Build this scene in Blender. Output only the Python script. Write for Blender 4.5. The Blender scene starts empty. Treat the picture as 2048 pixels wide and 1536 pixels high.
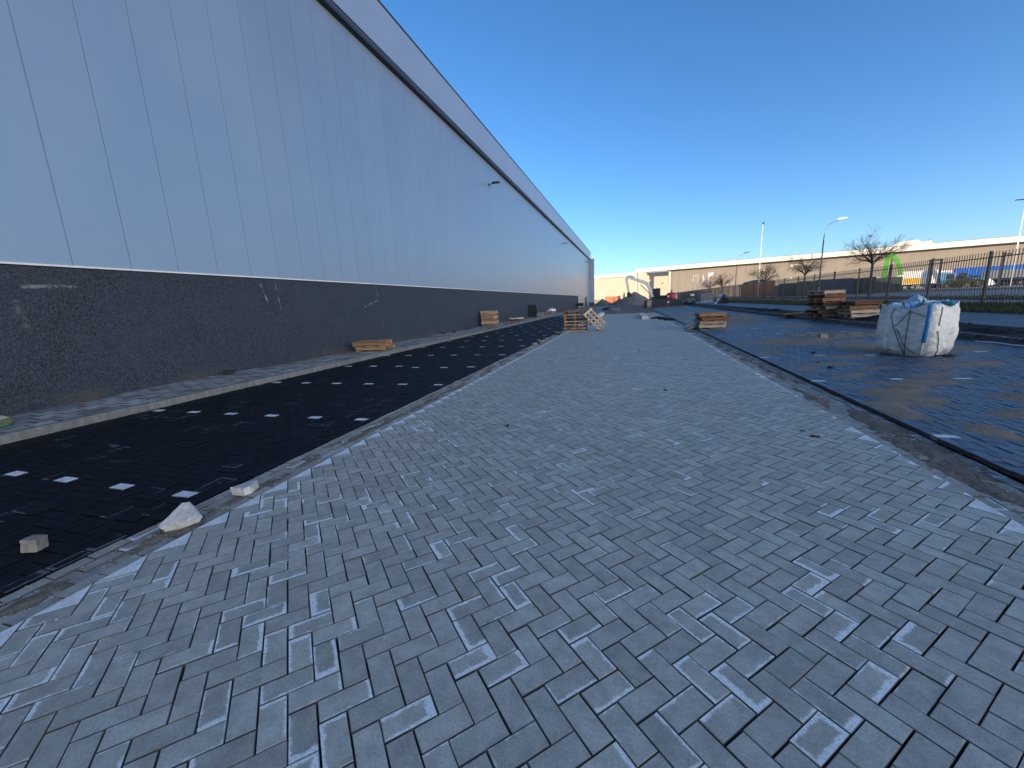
import bpy, bmesh, math, random
import numpy as np
from mathutils import Vector, Matrix, noise as mnoise
random.seed(7); rnd = random.Random(11)
S = bpy.context.scene
COL = S.collection
R = math.radians

# ------------------------------------------------------------------ camera
EYE = 1.6
RIGHT = Vector((0.9600, 0.2768, -0.0440)); DOWN = Vector((0.0128, -0.2006, -0.9796)); FWD = Vector((-0.2798, 0.9398, -0.1961))
cd = bpy.data.cameras.new('camera'); cam = bpy.data.objects.new('camera', cd); COL.objects.link(cam)
FWD.normalize(); RIGHT = (RIGHT - FWD * RIGHT.dot(FWD)).normalized(); UP = RIGHT.cross(FWD)
cam.matrix_world = Matrix(((RIGHT.x, UP.x, -FWD.x, 0), (RIGHT.y, UP.y, -FWD.y, 0), (RIGHT.z, UP.z, -FWD.z, EYE), (0, 0, 0, 1)))
cd.sensor_width = 36; cd.lens = 36 * 800 / 2048; cd.clip_start = 0.05; cd.clip_end = 5000
S.camera = cam
def px(P):
    v = Vector(P) - Vector((0, 0, EYE)); d = v.dot(FWD)
    if d < 0.05: return None
    return 1024 + 800 * v.dot(RIGHT) / d, 768 - 800 * v.dot(UP) / d, d

# ------------------------------------------------------------------ light
SUN_EL = R(11.5); SUN_DIR = Vector((-0.80, -0.60, 0)).normalized()      # horizontal direction towards the sun
w = bpy.data.worlds.new('World'); S.world = w; w.use_nodes = True
nt = w.node_tree; bg = nt.nodes['Background']
sky = nt.nodes.new('ShaderNodeTexSky'); sky.sky_type = 'NISHITA'; sky.sun_disc = False
sky.sun_elevation = SUN_EL; sky.sun_rotation = -math.atan2(SUN_DIR.x, SUN_DIR.y)
sky.air_density = 0.7; sky.dust_density = 1.0; sky.ozone_density = 2.6
hs_ = nt.nodes.new('ShaderNodeHueSaturation'); hs_.inputs['Saturation'].default_value = 1.17
nt.links.new(sky.outputs[0], hs_.inputs['Color']); nt.links.new(hs_.outputs[0], bg.inputs[0]); bg.inputs[1].default_value = 0.15
sl = bpy.data.lights.new('sun', 'SUN'); sl.energy = 3.0; sl.angle = R(0.5); sl.color = (1.0, 0.80, 0.58)
so = bpy.data.objects.new('sun', sl); COL.objects.link(so)
so.rotation_euler = (-(SUN_DIR * math.cos(SUN_EL) + Vector((0, 0, math.sin(SUN_EL))))).to_track_quat('-Z', 'Y').to_euler()
S.view_settings.view_transform = 'Standard'; S.view_settings.look = 'None'; S.view_settings.gamma = 1
S.view_settings.use_curve_mapping = False; S.view_settings.exposure = 1.0

# ------------------------------------------------------------------ helpers
class NT:
    """small node-graph helper"""
    def __init__(s, name):
        s.m = bpy.data.materials.new(name); s.m.use_nodes = True; s.t = s.m.node_tree; s.n = s.t.nodes; s.b = s.n['Principled BSDF']
    def node(s, k, **kw):
        n = s.n.new(k)
        for a, v in kw.items(): setattr(n, a, v)
        return n
    def link(s, a, b): s.t.links.new(a, b)
    def math(s, op, a, b=None, c=None, clamp=False):
        n = s.node('ShaderNodeMath', operation=op, use_clamp=clamp)
        for i, v in enumerate((a, b, c)):
            if v is None: continue
            if isinstance(v, (int, float)): n.inputs[i].default_value = v
            else: s.link(v, n.inputs[i])
        return n.outputs[0]
    def mix(s, f, a, b, mode='MIX'):
        n = s.node('ShaderNodeMix', data_type='RGBA', blend_type=mode)
        for i, v in ((0, f), (6, a), (7, b)):
            if isinstance(v, (int, float)): n.inputs[i].default_value = v
            elif isinstance(v, tuple): n.inputs[i].default_value = (*v[:3], 1)
            else: s.link(v, n.inputs[i])
        return n.outputs[2]
    def ramp(s, f, lo, hi, a=0.0, b=1.0):
        n = s.node('ShaderNodeMapRange', interpolation_type='SMOOTHSTEP')
        s.link(f, n.inputs[0])
        for i, v in ((1, lo), (2, hi), (3, a), (4, b)):
            if isinstance(v, (int, float)): n.inputs[i].default_value = v
            else: s.link(v, n.inputs[i])
        return n.outputs[0]
    def pos(s, obj=False):
        return s.node('ShaderNodeTexCoord').outputs['Object'] if obj else s.node('ShaderNodeNewGeometry').outputs['Position']
    def noise(s, vec, scale, detail=3, rough=0.55, stretch=None):
        if stretch:
            mp = s.node('ShaderNodeMapping'); mp.inputs['Scale'].default_value = stretch; s.link(vec, mp.inputs[0]); vec = mp.outputs[0]
        n = s.node('ShaderNodeTexNoise'); n.inputs['Scale'].default_value = scale; n.inputs['Detail'].default_value = detail
        n.inputs['Roughness'].default_value = rough; s.link(vec, n.inputs['Vector']); return n.outputs[0]
    def bump(s, h, strength=0.3, dist=0.01):
        n = s.node('ShaderNodeBump'); n.inputs['Strength'].default_value = strength; n.inputs['Distance'].default_value = dist
        s.link(h, n.inputs['Height']); s.link(n.outputs[0], s.b.inputs['Normal'])
    def set(s, **kw):
        for k, v in kw.items():
            i = s.b.inputs[k]
            if isinstance(v, (int, float)): i.default_value = v
            elif isinstance(v, tuple): i.default_value = (*v[:3], 1)
            else: s.link(v, i)
        return s.m

def plain(name, c, rough=0.6, var=0.15, scale=6.0, bump=0.0, bscale=60, metal=0.0, obj=True, spec=0.5, orand=0.0):
    g = NT(name); p = g.pos(obj); n = g.noise(p, scale)
    lo = tuple(x * (1 - var) for x in c); hi = tuple(min(1, x * (1 + var)) for x in c)
    col = g.mix(g.ramp(n, 0.3, 0.7), lo, hi)
    if orand:
        oi = g.node('ShaderNodeObjectInfo'); f = g.math('MULTIPLY_ADD', oi.outputs['Random'], 2 * orand, 1 - orand)
        hs = g.node('ShaderNodeHueSaturation'); g.link(col, hs.inputs['Color']); g.link(f, hs.inputs['Value']); col = hs.outputs[0]
    if bump: g.bump(g.noise(p, bscale, 4), bump, 0.01)
    g.set(**{'Base Color': col, 'Roughness': rough, 'Metallic': metal, 'Specular IOR Level': spec})
    return g.m

class MB:
    def __init__(s): s.v = []; s.f = []
    def poly(s, pts):
        k = len(s.v); s.v += [tuple(p) for p in pts]; s.f.append(tuple(range(k, k + len(pts)))); return s
    def box(s, c, size, rz=0.0, M=None, taper=1.0):
        k = len(s.v); hx, hy, hz = size[0] / 2, size[1] / 2, size[2] / 2; c = Vector(c)
        m = M if M else Matrix.Rotation(rz, 3, 'Z')
        for z in (-hz, hz):
            t = taper if z > 0 else 1
            for x, y in ((-hx, -hy), (hx, -hy), (hx, hy), (-hx, hy)): s.v.append(tuple(c + m @ Vector((x * t, y * t, z))))
        s.f += [tuple(k + i for i in q) for q in ((3, 2, 1, 0), (4, 5, 6, 7), (0, 1, 5, 4), (1, 2, 6, 5), (2, 3, 7, 6), (3, 0, 4, 7))]
        return s
    def bar(s, a, b, wd, hd, up=(0, 0, 1)):
        a, b = Vector(a), Vector(b); d = (b - a); L = d.length; d.normalize(); u = Vector(up)
        x = d.cross(u)
        if x.length < 1e-4: x = d.cross(Vector((1, 0, 0)))
        x.normalize(); u = x.cross(d)
        M = Matrix((x, d, u)).transposed(); return s.box((a + b) / 2, (wd, L, hd), M=M)
    def tube(s, pts, rad, n=6, cap=True):
        pts = [Vector(p) for p in pts]; rad = rad if isinstance(rad, (list, tuple)) else [rad] * len(pts)
        k = len(s.v); prev = None
        for i, p in enumerate(pts):
            d = (pts[min(i + 1, len(pts) - 1)] - pts[max(i - 1, 0)])
            if d.length < 1e-9: d = Vector((0, 0, 1))
            d.normalize()
            x = prev - d * prev.dot(d) if prev else (d.cross(Vector((0, 0, 1))) if abs(d.z) < .95 else d.cross(Vector((1, 0, 0))))
            x.normalize(); prev = x; y = d.cross(x)
            for j in range(n):
                a = 2 * math.pi * j / n; s.v.append(tuple(p + (x * math.cos(a) + y * math.sin(a)) * rad[i]))
        for i in range(len(pts) - 1):
            for j in range(n):
                a, b = k + i * n + j, k + i * n + (j + 1) % n; s.f.append((a, b, b + n, a + n))
        if cap:
            s.f.append(tuple(k + j for j in reversed(range(n)))); e = k + (len(pts) - 1) * n; s.f.append(tuple(e + j for j in range(n)))
        return s
    def prism(s, outline, h0, h1, axis='z'):
        """extrude a 2D outline; axis z: (x,y)->z ; axis y: (x,z)->y ; axis x: (y,z)->x"""
        mp = {'z': lambda p, h: (p[0], p[1], h), 'y': lambda p, h: (p[0], h, p[1]), 'x': lambda p, h: (h, p[0], p[1])}[axis]
        k = len(s.v); n = len(outline); s.v += [mp(p, h0) for p in outline] + [mp(p, h1) for p in outline]
        s.f.append(tuple(k + i for i in range(n))[::-1]); s.f.append(tuple(k + n + i for i in range(n)))
        for i in range(n): j = (i + 1) % n; s.f.append((k + i, k + j, k + n + j, k + n + i))
        return s
    def mesh(s, name, mat=None, smooth=False, fix=True):
        me = bpy.data.meshes.new(name); me.from_pydata(s.v, [], s.f)
        if fix:
            bm = bmesh.new(); bm.from_mesh(me); bmesh.ops.recalc_face_normals(bm, faces=bm.faces); bm.to_mesh(me); bm.free()
        if mat: me.materials.append(mat)
        if smooth: me.polygons.foreach_set('use_smooth', [True] * len(me.polygons))
        me.update(); return me
    def build(s, name, mat, parent=None, smooth=False, loc=None, rz=0, bevel=0.0, fix=True):
        o = bpy.data.objects.new(name, s.mesh(name, mat, smooth, fix)); COL.objects.link(o)
        if parent: o.parent = parent
        if loc: o.location = loc
        if rz: o.rotation_euler = (0, 0, rz)
        if bevel:
            m = o.modifiers.new('bevel', 'BEVEL'); m.width = bevel; m.segments = 2; m.limit_method = 'ANGLE'
        return o
def inst(me, name, parent=None, loc=(0, 0, 0), rot=(0, 0, 0), scale=None):
    o = bpy.data.objects.new(name, me); COL.objects.link(o); o.location = loc; o.rotation_euler = rot
    if parent: o.parent = parent
    if scale: o.scale = scale
    return o
def tag(o, label=None, cat=None, group=None, kind=None):
    if label: o['label'] = label
    if cat: o['category'] = cat
    if group: o['group'] = group
    if kind: o['kind'] = kind
    return o
def thing(name, label, cat, loc=(0, 0, 0), rz=0.0, group=None):
    o = bpy.data.objects.new(name, None); COL.objects.link(o); o.location = loc; o.rotation_euler = (0, 0, rz); o.empty_display_size = 0.2
    return tag(o, label, cat, group)
def copy_tree(o, parent=None):
    c = o.copy(); COL.objects.link(c); c.parent = parent
    for ch in o.children: copy_tree(ch, c)
    return c
def nz(x, y, z=0.0): return mnoise.noise(Vector((x, y, z)))

def dep_xy(p, dep, row=570): v = (RIGHT * ((p - 1024) / 800) + UP * ((768 - row) / 800) + FWD) * dep; return v.x, v.y
def zr(x):                       # height of the ground to the right of the paved apron
    P = [(3.0, 0.04), (8.62, 0.152), (8.63, 0.31), (10.3, 0.36), (13.1, 0.46), (15.9, 0.60), (18.2, 0.74), (21.5, 0.78), (38, 0.80), (62, 0.85), (500, 0.9)]
    if x <= P[0][0]: return 0.04
    for (a, za), (b, zb) in zip(P, P[1:]):
        if x <= b: return za + (zb - za) * (x - a) / (b - a)
    return 0.9

# ------------------------------------------------------------------ materials
def paver_mat(name, c, cw, grain=0.25, rough=0.75, Lh=0.103, Wh=0.051, dirt=(0.10, 0.085, 0.07), dirt_amt=0.35, spec=0.5, tint=0.14):
    g = NT(name)
    a = g.node('ShaderNodeAttribute', attribute_name='brick'); sep = g.node('ShaderNodeSeparateColor'); g.link(a.outputs['Color'], sep.inputs[0])
    r1, r2, ef = sep.outputs
    b = g.node('ShaderNodeAttribute', attribute_name='buv'); sx = g.node('ShaderNodeSeparateXYZ'); g.link(b.outputs['Vector'], sx.inputs[0])
    P = g.pos()
    n1 = g.noise(P, 19, 5, 0.65); n2 = g.noise(P, 420, 2, 0.6); n3 = g.noise(P, 2.2, 4, 0.6); n4 = g.noise(P, 90, 3, .6)
    su = g.math('ADD', sx.outputs[0], g.math('MULTIPLY_ADD', r1, 0.044, -0.022))
    sv = g.math('ADD', sx.outputs[1], g.math('MULTIPLY_ADD', r2, 0.032, -0.016))
    e = g.math('MINIMUM', g.math('SUBTRACT', Lh, g.math('ABSOLUTE', su)), g.math('SUBTRACT', Wh, g.math('ABSOLUTE', sv)))
    e = g.math('ADD', e, g.math('MULTIPLY_ADD', n1, 0.046, -0.021))
    th = g.math('MULTIPLY_ADD', ef, 0.027, -0.010)
    m = g.ramp(e, g.math('ADD', th, 0.007), g.math('SUBTRACT', th, 0.006))
    on = g.math('GREATER_THAN', ef, 0.04)
    m = g.math('MULTIPLY', m, on)
    m = g.math('MULTIPLY', m, g.ramp(n4, 0.3, 0.65, 0.45, 1.0))
    sn = g.node('ShaderNodeSeparateXYZ'); g.link(g.node('ShaderNodeNewGeometry').outputs['True Normal'], sn.inputs[0]); topf = g.ramp(sn.outputs[2], 0.6, 0.9)
    m = g.math('MULTIPLY', m, topf)
    v = g.math('MULTIPLY_ADD', r1, 2 * tint, 1 - tint)
    v = g.math('MULTIPLY', v, g.ramp(n2, 0.25, 0.75, 1 - grain, 1 + grain))
    v = g.math('MULTIPLY', v, g.ramp(n4, 0.3, 0.75, 0.86, 1.13))
    v = g.math('MULTIPLY', v, g.ramp(g.noise(P, 11, 5, .65), .3, .7, .82, 1.14))
    hs = g.node('ShaderNodeHueSaturation'); hs.inputs['Color'].default_value = (*c, 1); g.link(v, hs.inputs['Value'])
    col = g.mix(g.math('MULTIPLY', g.ramp(n3, 0.5, 0.72), dirt_amt), hs.outputs[0], dirt)
    col = g.mix(m, col, cw)
    col = g.mix(g.math('SUBTRACT', 1.0, topf), col, tuple(x * .45 for x in dirt))  # side faces: joint dirt, darkened further to paint in the shade between pavers
    g.bump(g.math('ADD', n2, g.math('MULTIPLY', n4, 1.5)), 0.35, 0.0025)
    ro = g.math('ADD', rough, g.math('MULTIPLY', m, 0.1))
    return g.set(**{'Base Color': col, 'Roughness': ro, 'Specular IOR Level': spec})
M = {}
M['apron'] = paver_mat('grey_paver', (0.45, 0.425, 0.36), (0.94, 0.93, 0.89), rough=0.66, dirt=(0.31, 0.285, 0.235))
M['hat'] = paver_mat('pale_edge_paver', (0.82, 0.80, 0.76), (0.84, 0.82, 0.78), rough=0.8, dirt=(0.45, 0.40, 0.34), dirt_amt=0.35, tint=0.08)
M['gutter'] = paver_mat('gutter_paver', (0.36, 0.335, 0.285), (0.8, 0.78, 0.74), rough=0.8, dirt=(0.19, 0.155, 0.12), dirt_amt=0.7)
M['black'] = paver_mat('black_paver', (0.006, 0.0095, 0.015), (0.16, 0.17, 0.18), rough=0.6, dirt=(0.007, 0.0075, 0.009), dirt_amt=0.4, tint=0.3, spec=0.12)
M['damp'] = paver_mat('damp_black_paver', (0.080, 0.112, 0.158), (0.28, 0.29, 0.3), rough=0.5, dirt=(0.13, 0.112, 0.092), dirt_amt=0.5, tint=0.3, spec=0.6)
M['white'] = paver_mat('white_paver', (0.78, 0.78, 0.77), (0.8, 0.8, 0.8), rough=0.6, dirt=(0.5, 0.48, 0.45), dirt_amt=0.7, grain=0.06, tint=0.05)
M['tile'] = paver_mat('sidewalk_tile', (0.34, 0.33, 0.31), (0.6, 0.58, 0.55), Lh=.15, Wh=.15, rough=0.8, dirt=(0.15, 0.12, 0.09), dirt_amt=0.95, tint=0.35)
def soil(name, c, c2, s1=3.0, bump=0.8, grain=120):
    g = NT(name); P = g.pos(); a = g.noise(P, s1, 5, .65); b = g.noise(P, grain, 3, .7); d = g.noise(P, 25, 4, .7)
    col = g.mix(g.ramp(a, .35, .65), c, c2); col = g.mix(g.ramp(b, .35, .7, 0, .55), col, tuple(min(1, x * 1.9) for x in c2))
    col = g.mix(g.ramp(d, .5, .7, 0, .5), col, tuple(x * .55 for x in c))
    g.bump(g.math('ADD', b, g.math('MULTIPLY', d, 2.)), bump, .012); return g.set(**{'Base Color': col, 'Roughness': .95, 'Specular IOR Level': .2})
M['bed'] = soil('joint_sand', (0.030, 0.027, 0.024), (0.05, 0.045, 0.04), 3)
M['sand'] = soil('damp_sand', (0.20, 0.15, 0.105), (0.28, 0.215, 0.155), 4)
M['gsoil'] = soil('gutter_dirt', (0.13, 0.10, 0.075), (0.22, 0.175, 0.135), 5)
M['dark_soil'] = soil('black_soil', (0.012, 0.011, 0.012), (0.03, 0.027, 0.027), 2.0, 1.0, 60)
M['dirt'] = soil('rough_dirt', (0.10, 0.085, 0.07), (0.17, 0.145, 0.12), .6)
M['heap'] = soil('heap_sand', (0.13, 0.115, 0.10), (0.20, 0.175, 0.15), 1.0, .8, 20)
M['grass'] = soil('verge_grass', (0.03, 0.045, 0.014), (0.07, 0.085, 0.03), 1.5, 1.0, 40)
M['path'] = plain('grey_path', (0.085, 0.092, 0.11), .55, .2, .8, .3, 50, obj=False)
M['asphalt'] = plain('pale_asphalt', (0.22, 0.22, 0.23), .7, .12, .5, .3, 40, obj=False)
M['pink'] = plain('red_path', (0.26, 0.20, 0.20), .75, .12, .7, .3, 40, obj=False)
M['ground'] = plain('ground', (0.09, 0.085, 0.07), .9, .25, .15, .3, 5, obj=False)
M['kerb'] = plain('concrete_kerb', (0.175, 0.18, 0.165), .85, .2, 9, .35, 120, orand=.1)
M['kerb_dark'] = plain('dark_concrete_kerb', (0.11, 0.115, 0.11), .8, .25, 5, .35, 120, orand=.1)
M['concrete'] = plain('pale_concrete', (0.50, 0.50, 0.49), .85, .2, 20, .4, 160)
M['brownconc'] = plain('dull_concrete', (0.24, 0.22, 0.19), .85, .25, 20, .4, 160)
M['darkstone'] = plain('dark_stone', (0.02, 0.02, 0.022), .7, .3, 20, .4, 160)
M['metal_dark'] = plain('dark_painted_steel', (0.016, 0.021, 0.03), .45, .1)
M['galv'] = plain('galvanised_steel', (0.30, 0.31, 0.32), .5, .12, 3, metal=.3)
M['lampgrey'] = plain('grey_lamp_post', (0.16, 0.17, 0.18), .5, .1)
M['whitepaint'] = plain('white_paint', (0.75, 0.74, 0.72), .45, .06)
M['blackp'] = plain('black_plastic', (0.012, 0.012, 0.014), .4, .2)
M['rubber'] = plain('rubber', (0.018, 0.018, 0.018), .8, .2)
M['glass'] = plain('dark_glass', (0.02, 0.025, 0.03), .08, .1)
M['blue'] = plain('blue_paint', (0.015, 0.11, 0.48), .4, .12)
M['lblue'] = plain('light_blue_paint', (0.08, 0.25, 0.5), .4, .15)
M['yellow'] = plain('yellow_paint', (0.62, 0.36, 0.03), .5, .12)
M['lime'] = plain('lime_paint', (0.075, 0.31, 0.02), .4, .08)
M['green'] = plain('dark_green_paint', (0.035, 0.055, 0.045), .6, .2)
M['navy'] = plain('navy_paint', (0.02, 0.035, 0.11), .5, .2)
M['orange'] = plain('orange_paint', (0.42, 0.13, 0.03), .7, .2)
M['brick'] = plain('salmon_brick', (0.55, 0.22, 0.12), .85, .15, 2)
M['red'] = plain('red_paint', (0.50, 0.025, 0.03), .4, .12)
M['bark'] = plain('bark', (0.075, 0.055, 0.045), .9, .25, 10)
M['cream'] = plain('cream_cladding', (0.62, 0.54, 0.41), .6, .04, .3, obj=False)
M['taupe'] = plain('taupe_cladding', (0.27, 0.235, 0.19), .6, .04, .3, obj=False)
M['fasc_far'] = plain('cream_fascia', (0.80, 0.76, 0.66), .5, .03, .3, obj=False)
def wood(name, c):
    g = NT(name); p = g.pos(True); n = g.noise(p, 6, 4, .6, stretch=(1, 14, 14)); oi = g.node('ShaderNodeObjectInfo')
    col = g.mix(g.ramp(n, .3, .7), tuple(x * .7 for x in c), tuple(x * 1.15 for x in c))
    hs = g.node('ShaderNodeHueSaturation'); g.link(col, hs.inputs['Color']); g.link(g.math('MULTIPLY_ADD', oi.outputs['Random'], .7, .6), hs.inputs['Value'])
    g.bump(n, .3, .01); return g.set(**{'Base Color': hs.outputs[0], 'Roughness': .85, 'Specular IOR Level': .2})
M['wood'] = wood('pallet_wood', (0.36, 0.225, 0.13)); M['wood_pale'] = wood('pale_pallet_wood', (0.52, 0.40, 0.28)); M['wood_dark'] = wood('dark_pallet_wood', (0.20, 0.095, 0.05))

def cladding_mat():
    g = NT('grey_cladding'); P = g.pos()
    n = g.noise(P, .35, 3); n2 = g.noise(P, 7, 3, .6, stretch=(1, 1, .15))
    oi = g.node('ShaderNodeObjectInfo'); v = g.math('MULTIPLY_ADD', oi.outputs['Random'], .03, .985)
    c = g.mix(g.ramp(n, .3, .7), (0.30, 0.375, 0.475), (0.32, 0.40, 0.50)); hs = g.node('ShaderNodeHueSaturation'); g.link(c, hs.inputs['Color']); g.link(v, hs.inputs['Value'])
    col = g.mix(g.ramp(n2, .62, .8, 0, .18), hs.outputs[0], (0.28, 0.28, 0.28))
    g.bump(g.noise(P, .9, 2, .5, stretch=(1, 1, .35)), .10, .06)
    return g.set(**{'Base Color': col, 'Roughness': g.ramp(n, .3, .7, .33, .38), 'Metallic': 0.4, 'Specular IOR Level': .5})
M['clad'] = cladding_mat()
M['fascia'] = plain('light_grey_fascia', (0.34, 0.41, 0.54), .40, .03, .4, obj=False, metal=.3)
def plinth_mat():
    g = NT('dark_aggregate_concrete'); P = g.pos()
    a = g.noise(P, 38, 4, .75); b = g.noise(P, 1.2, 4, .6); v = g.node('ShaderNodeTexVoronoi'); v.inputs['Scale'].default_value = 55; g.link(P, v.inputs[0])
    vc = g.node('ShaderNodeSeparateColor'); g.link(v.outputs['Color'], vc.inputs[0])
    base = g.mix(g.ramp(a, .38, .66), (0.007, 0.010, 0.016), (0.074, 0.095, 0.125))
    base = g.mix(g.ramp(b, .3, .7, 0, .35), base, (0.047, 0.062, 0.083))
    spk = g.math('MULTIPLY', g.math('GREATER_THAN', vc.outputs[0], .972), g.ramp(v.outputs['Distance'], .5, .2))
    base = g.mix(g.math('MULTIPLY', spk, .7), base, (0.42, 0.44, 0.47))
    sp = g.node('ShaderNodeSeparateXYZ'); g.link(P, sp.inputs[0]); Y, Z = sp.outputs[1], sp.outputs[2]
    st = g.noise(P, 5, 5, .7); tot = None
    for (y0, z0, y1, z1, wd, k) in ((9.45, 2.5, 9.75, 1.55, .035, .8), (9.98, 2.5, 10.05, 1.75, .025, .6), (4.6, 2.28, 5.3, 2.30, .05, .5), (4.45, 2.0, 4.5, 1.6, .07, .22), (15.05, 2.6, 15.15, 2.2, .05, .5), (15.1, 2.0, 14.2, 1.75, .06, .35), (15.3, 2.1, 15.35, .3, .03, .25), (26.2, 2.5, 26.25, .3, .06, .15)):
        L2 = (y1 - y0) ** 2 + (z1 - z0) ** 2
        t = g.math('DIVIDE', g.math('ADD', g.math('MULTIPLY', g.math('SUBTRACT', Y, y0), y1 - y0), g.math('MULTIPLY', g.math('SUBTRACT', Z, z0), z1 - z0)), L2, clamp=True)
        dy = g.math('SUBTRACT', g.math('SUBTRACT', Y, y0), g.math('MULTIPLY', t, y1 - y0)); dz = g.math('SUBTRACT', g.math('SUBTRACT', Z, z0), g.math('MULTIPLY', t, z1 - z0))
        d = g.math('SQRT', g.math('ADD', g.math('MULTIPLY', dy, dy), g.math('MULTIPLY', dz, dz)))
        m = g.math('MULTIPLY', g.math('MULTIPLY', g.ramp(d, wd, wd * .2), g.ramp(st, .42, .6)), k); tot = m if tot is None else g.math('MAXIMUM', tot, m)
    base = g.mix(tot, base, (0.40, 0.41, 0.42))
    low = g.math('MULTIPLY', g.ramp(Z, .45, .12), g.ramp(b, .35, .65))
    base = g.mix(g.math('MULTIPLY', low, .5), base, (0.10, 0.085, 0.065))
    g.bump(g.math('ADD', a, g.math('MULTIPLY', v.outputs['Distance'], .6)), .9, .02)
    return g.set(**{'Base Color': base, 'Roughness': .65, 'Specular IOR Level': .4})
M['plinth'] = plinth_mat()
M['plinth_coat'] = M['plinth']
def bag_mat():
    g = NT('woven_polypropylene'); p = g.pos(True); n = g.noise(p, 3, 4, .6); wv = g.noise(p, 240, 2)
    c = g.mix(g.ramp(n, .35, .7), (0.74, 0.74, 0.71), (0.60, 0.58, 0.52)); sp = g.node('ShaderNodeSeparateXYZ'); g.link(p, sp.inputs[0])
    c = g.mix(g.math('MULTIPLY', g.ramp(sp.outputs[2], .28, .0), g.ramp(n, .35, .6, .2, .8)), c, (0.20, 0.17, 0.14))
    g.bump(g.math('ADD', g.noise(p, 9, 4, .6, stretch=(1, 1, 3.2)), g.math('MULTIPLY', wv, .06)), .35, .03); return g.set(**{'Base Color': c, 'Roughness': .55})
M['bag'] = bag_mat()
M['bag_top'] = plain('pale_blue_liner', (0.42, 0.55, 0.62), .45, .15, 5, .5, 14)
M['cord'] = plain('green_cord', (0.03, 0.09, 0.085), .7, .15)
M['strap'] = plain('blue_strap', (0.02, 0.22, 0.50), .5, .12)
M['turq'] = plain('turquoise_cord', (0.04, 0.30, 0.33), .6, .2)

# ------------------------------------------------------------------ ground and paving
def sheet(name, pts, mat, kind='structure', parent=None):
    o = MB().poly(pts).build(name, mat, parent, fix=False)
    if not parent: tag(o, kind=kind)
    return o
def strip(name, x0, x1, y0, y1, mat, z=None, dz=0.0, n=1):
    mb = MB(); zf = (lambda x: z) if z is not None else zr
    for i in range(n):
        a = x0 + (x1 - x0) * i / n; b = x0 + (x1 - x0) * (i + 1) / n
        mb.poly([(a, y0, zf(a + 1e-4) + dz), (b, y0, zf(b - 1e-4) + dz), (b, y1, zf(b - 1e-4) + dz), (a, y1, zf(a + 1e-4) + dz)])
    return tag(mb.build(name, mat, fix=False), kind='structure')
sheet('ground', [(-1500, -1500, -.25), (1500, -1500, -.25), (1500, 1500, -.25), (-1500, 1500, -.25)], M['ground'])

def clip(poly, x, keep_ge):
    out = []
    for i in range(len(poly)):
        a, b = poly[i], poly[(i + 1) % len(poly)]; ia = (a[0] >= x) == keep_ge; ib = (b[0] >= x) == keep_ge
        if ia: out.append(a)
        if ia != ib: t = (x - a[0]) / (b[0] - a[0]); out.append((x, a[1] + (b[1] - a[1]) * t))
    return out
def area(p): return abs(sum(p[i][0] * p[(i + 1) % len(p)][1] - p[(i + 1) % len(p)][0] * p[i][1] for i in range(len(p)))) / 2

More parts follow.
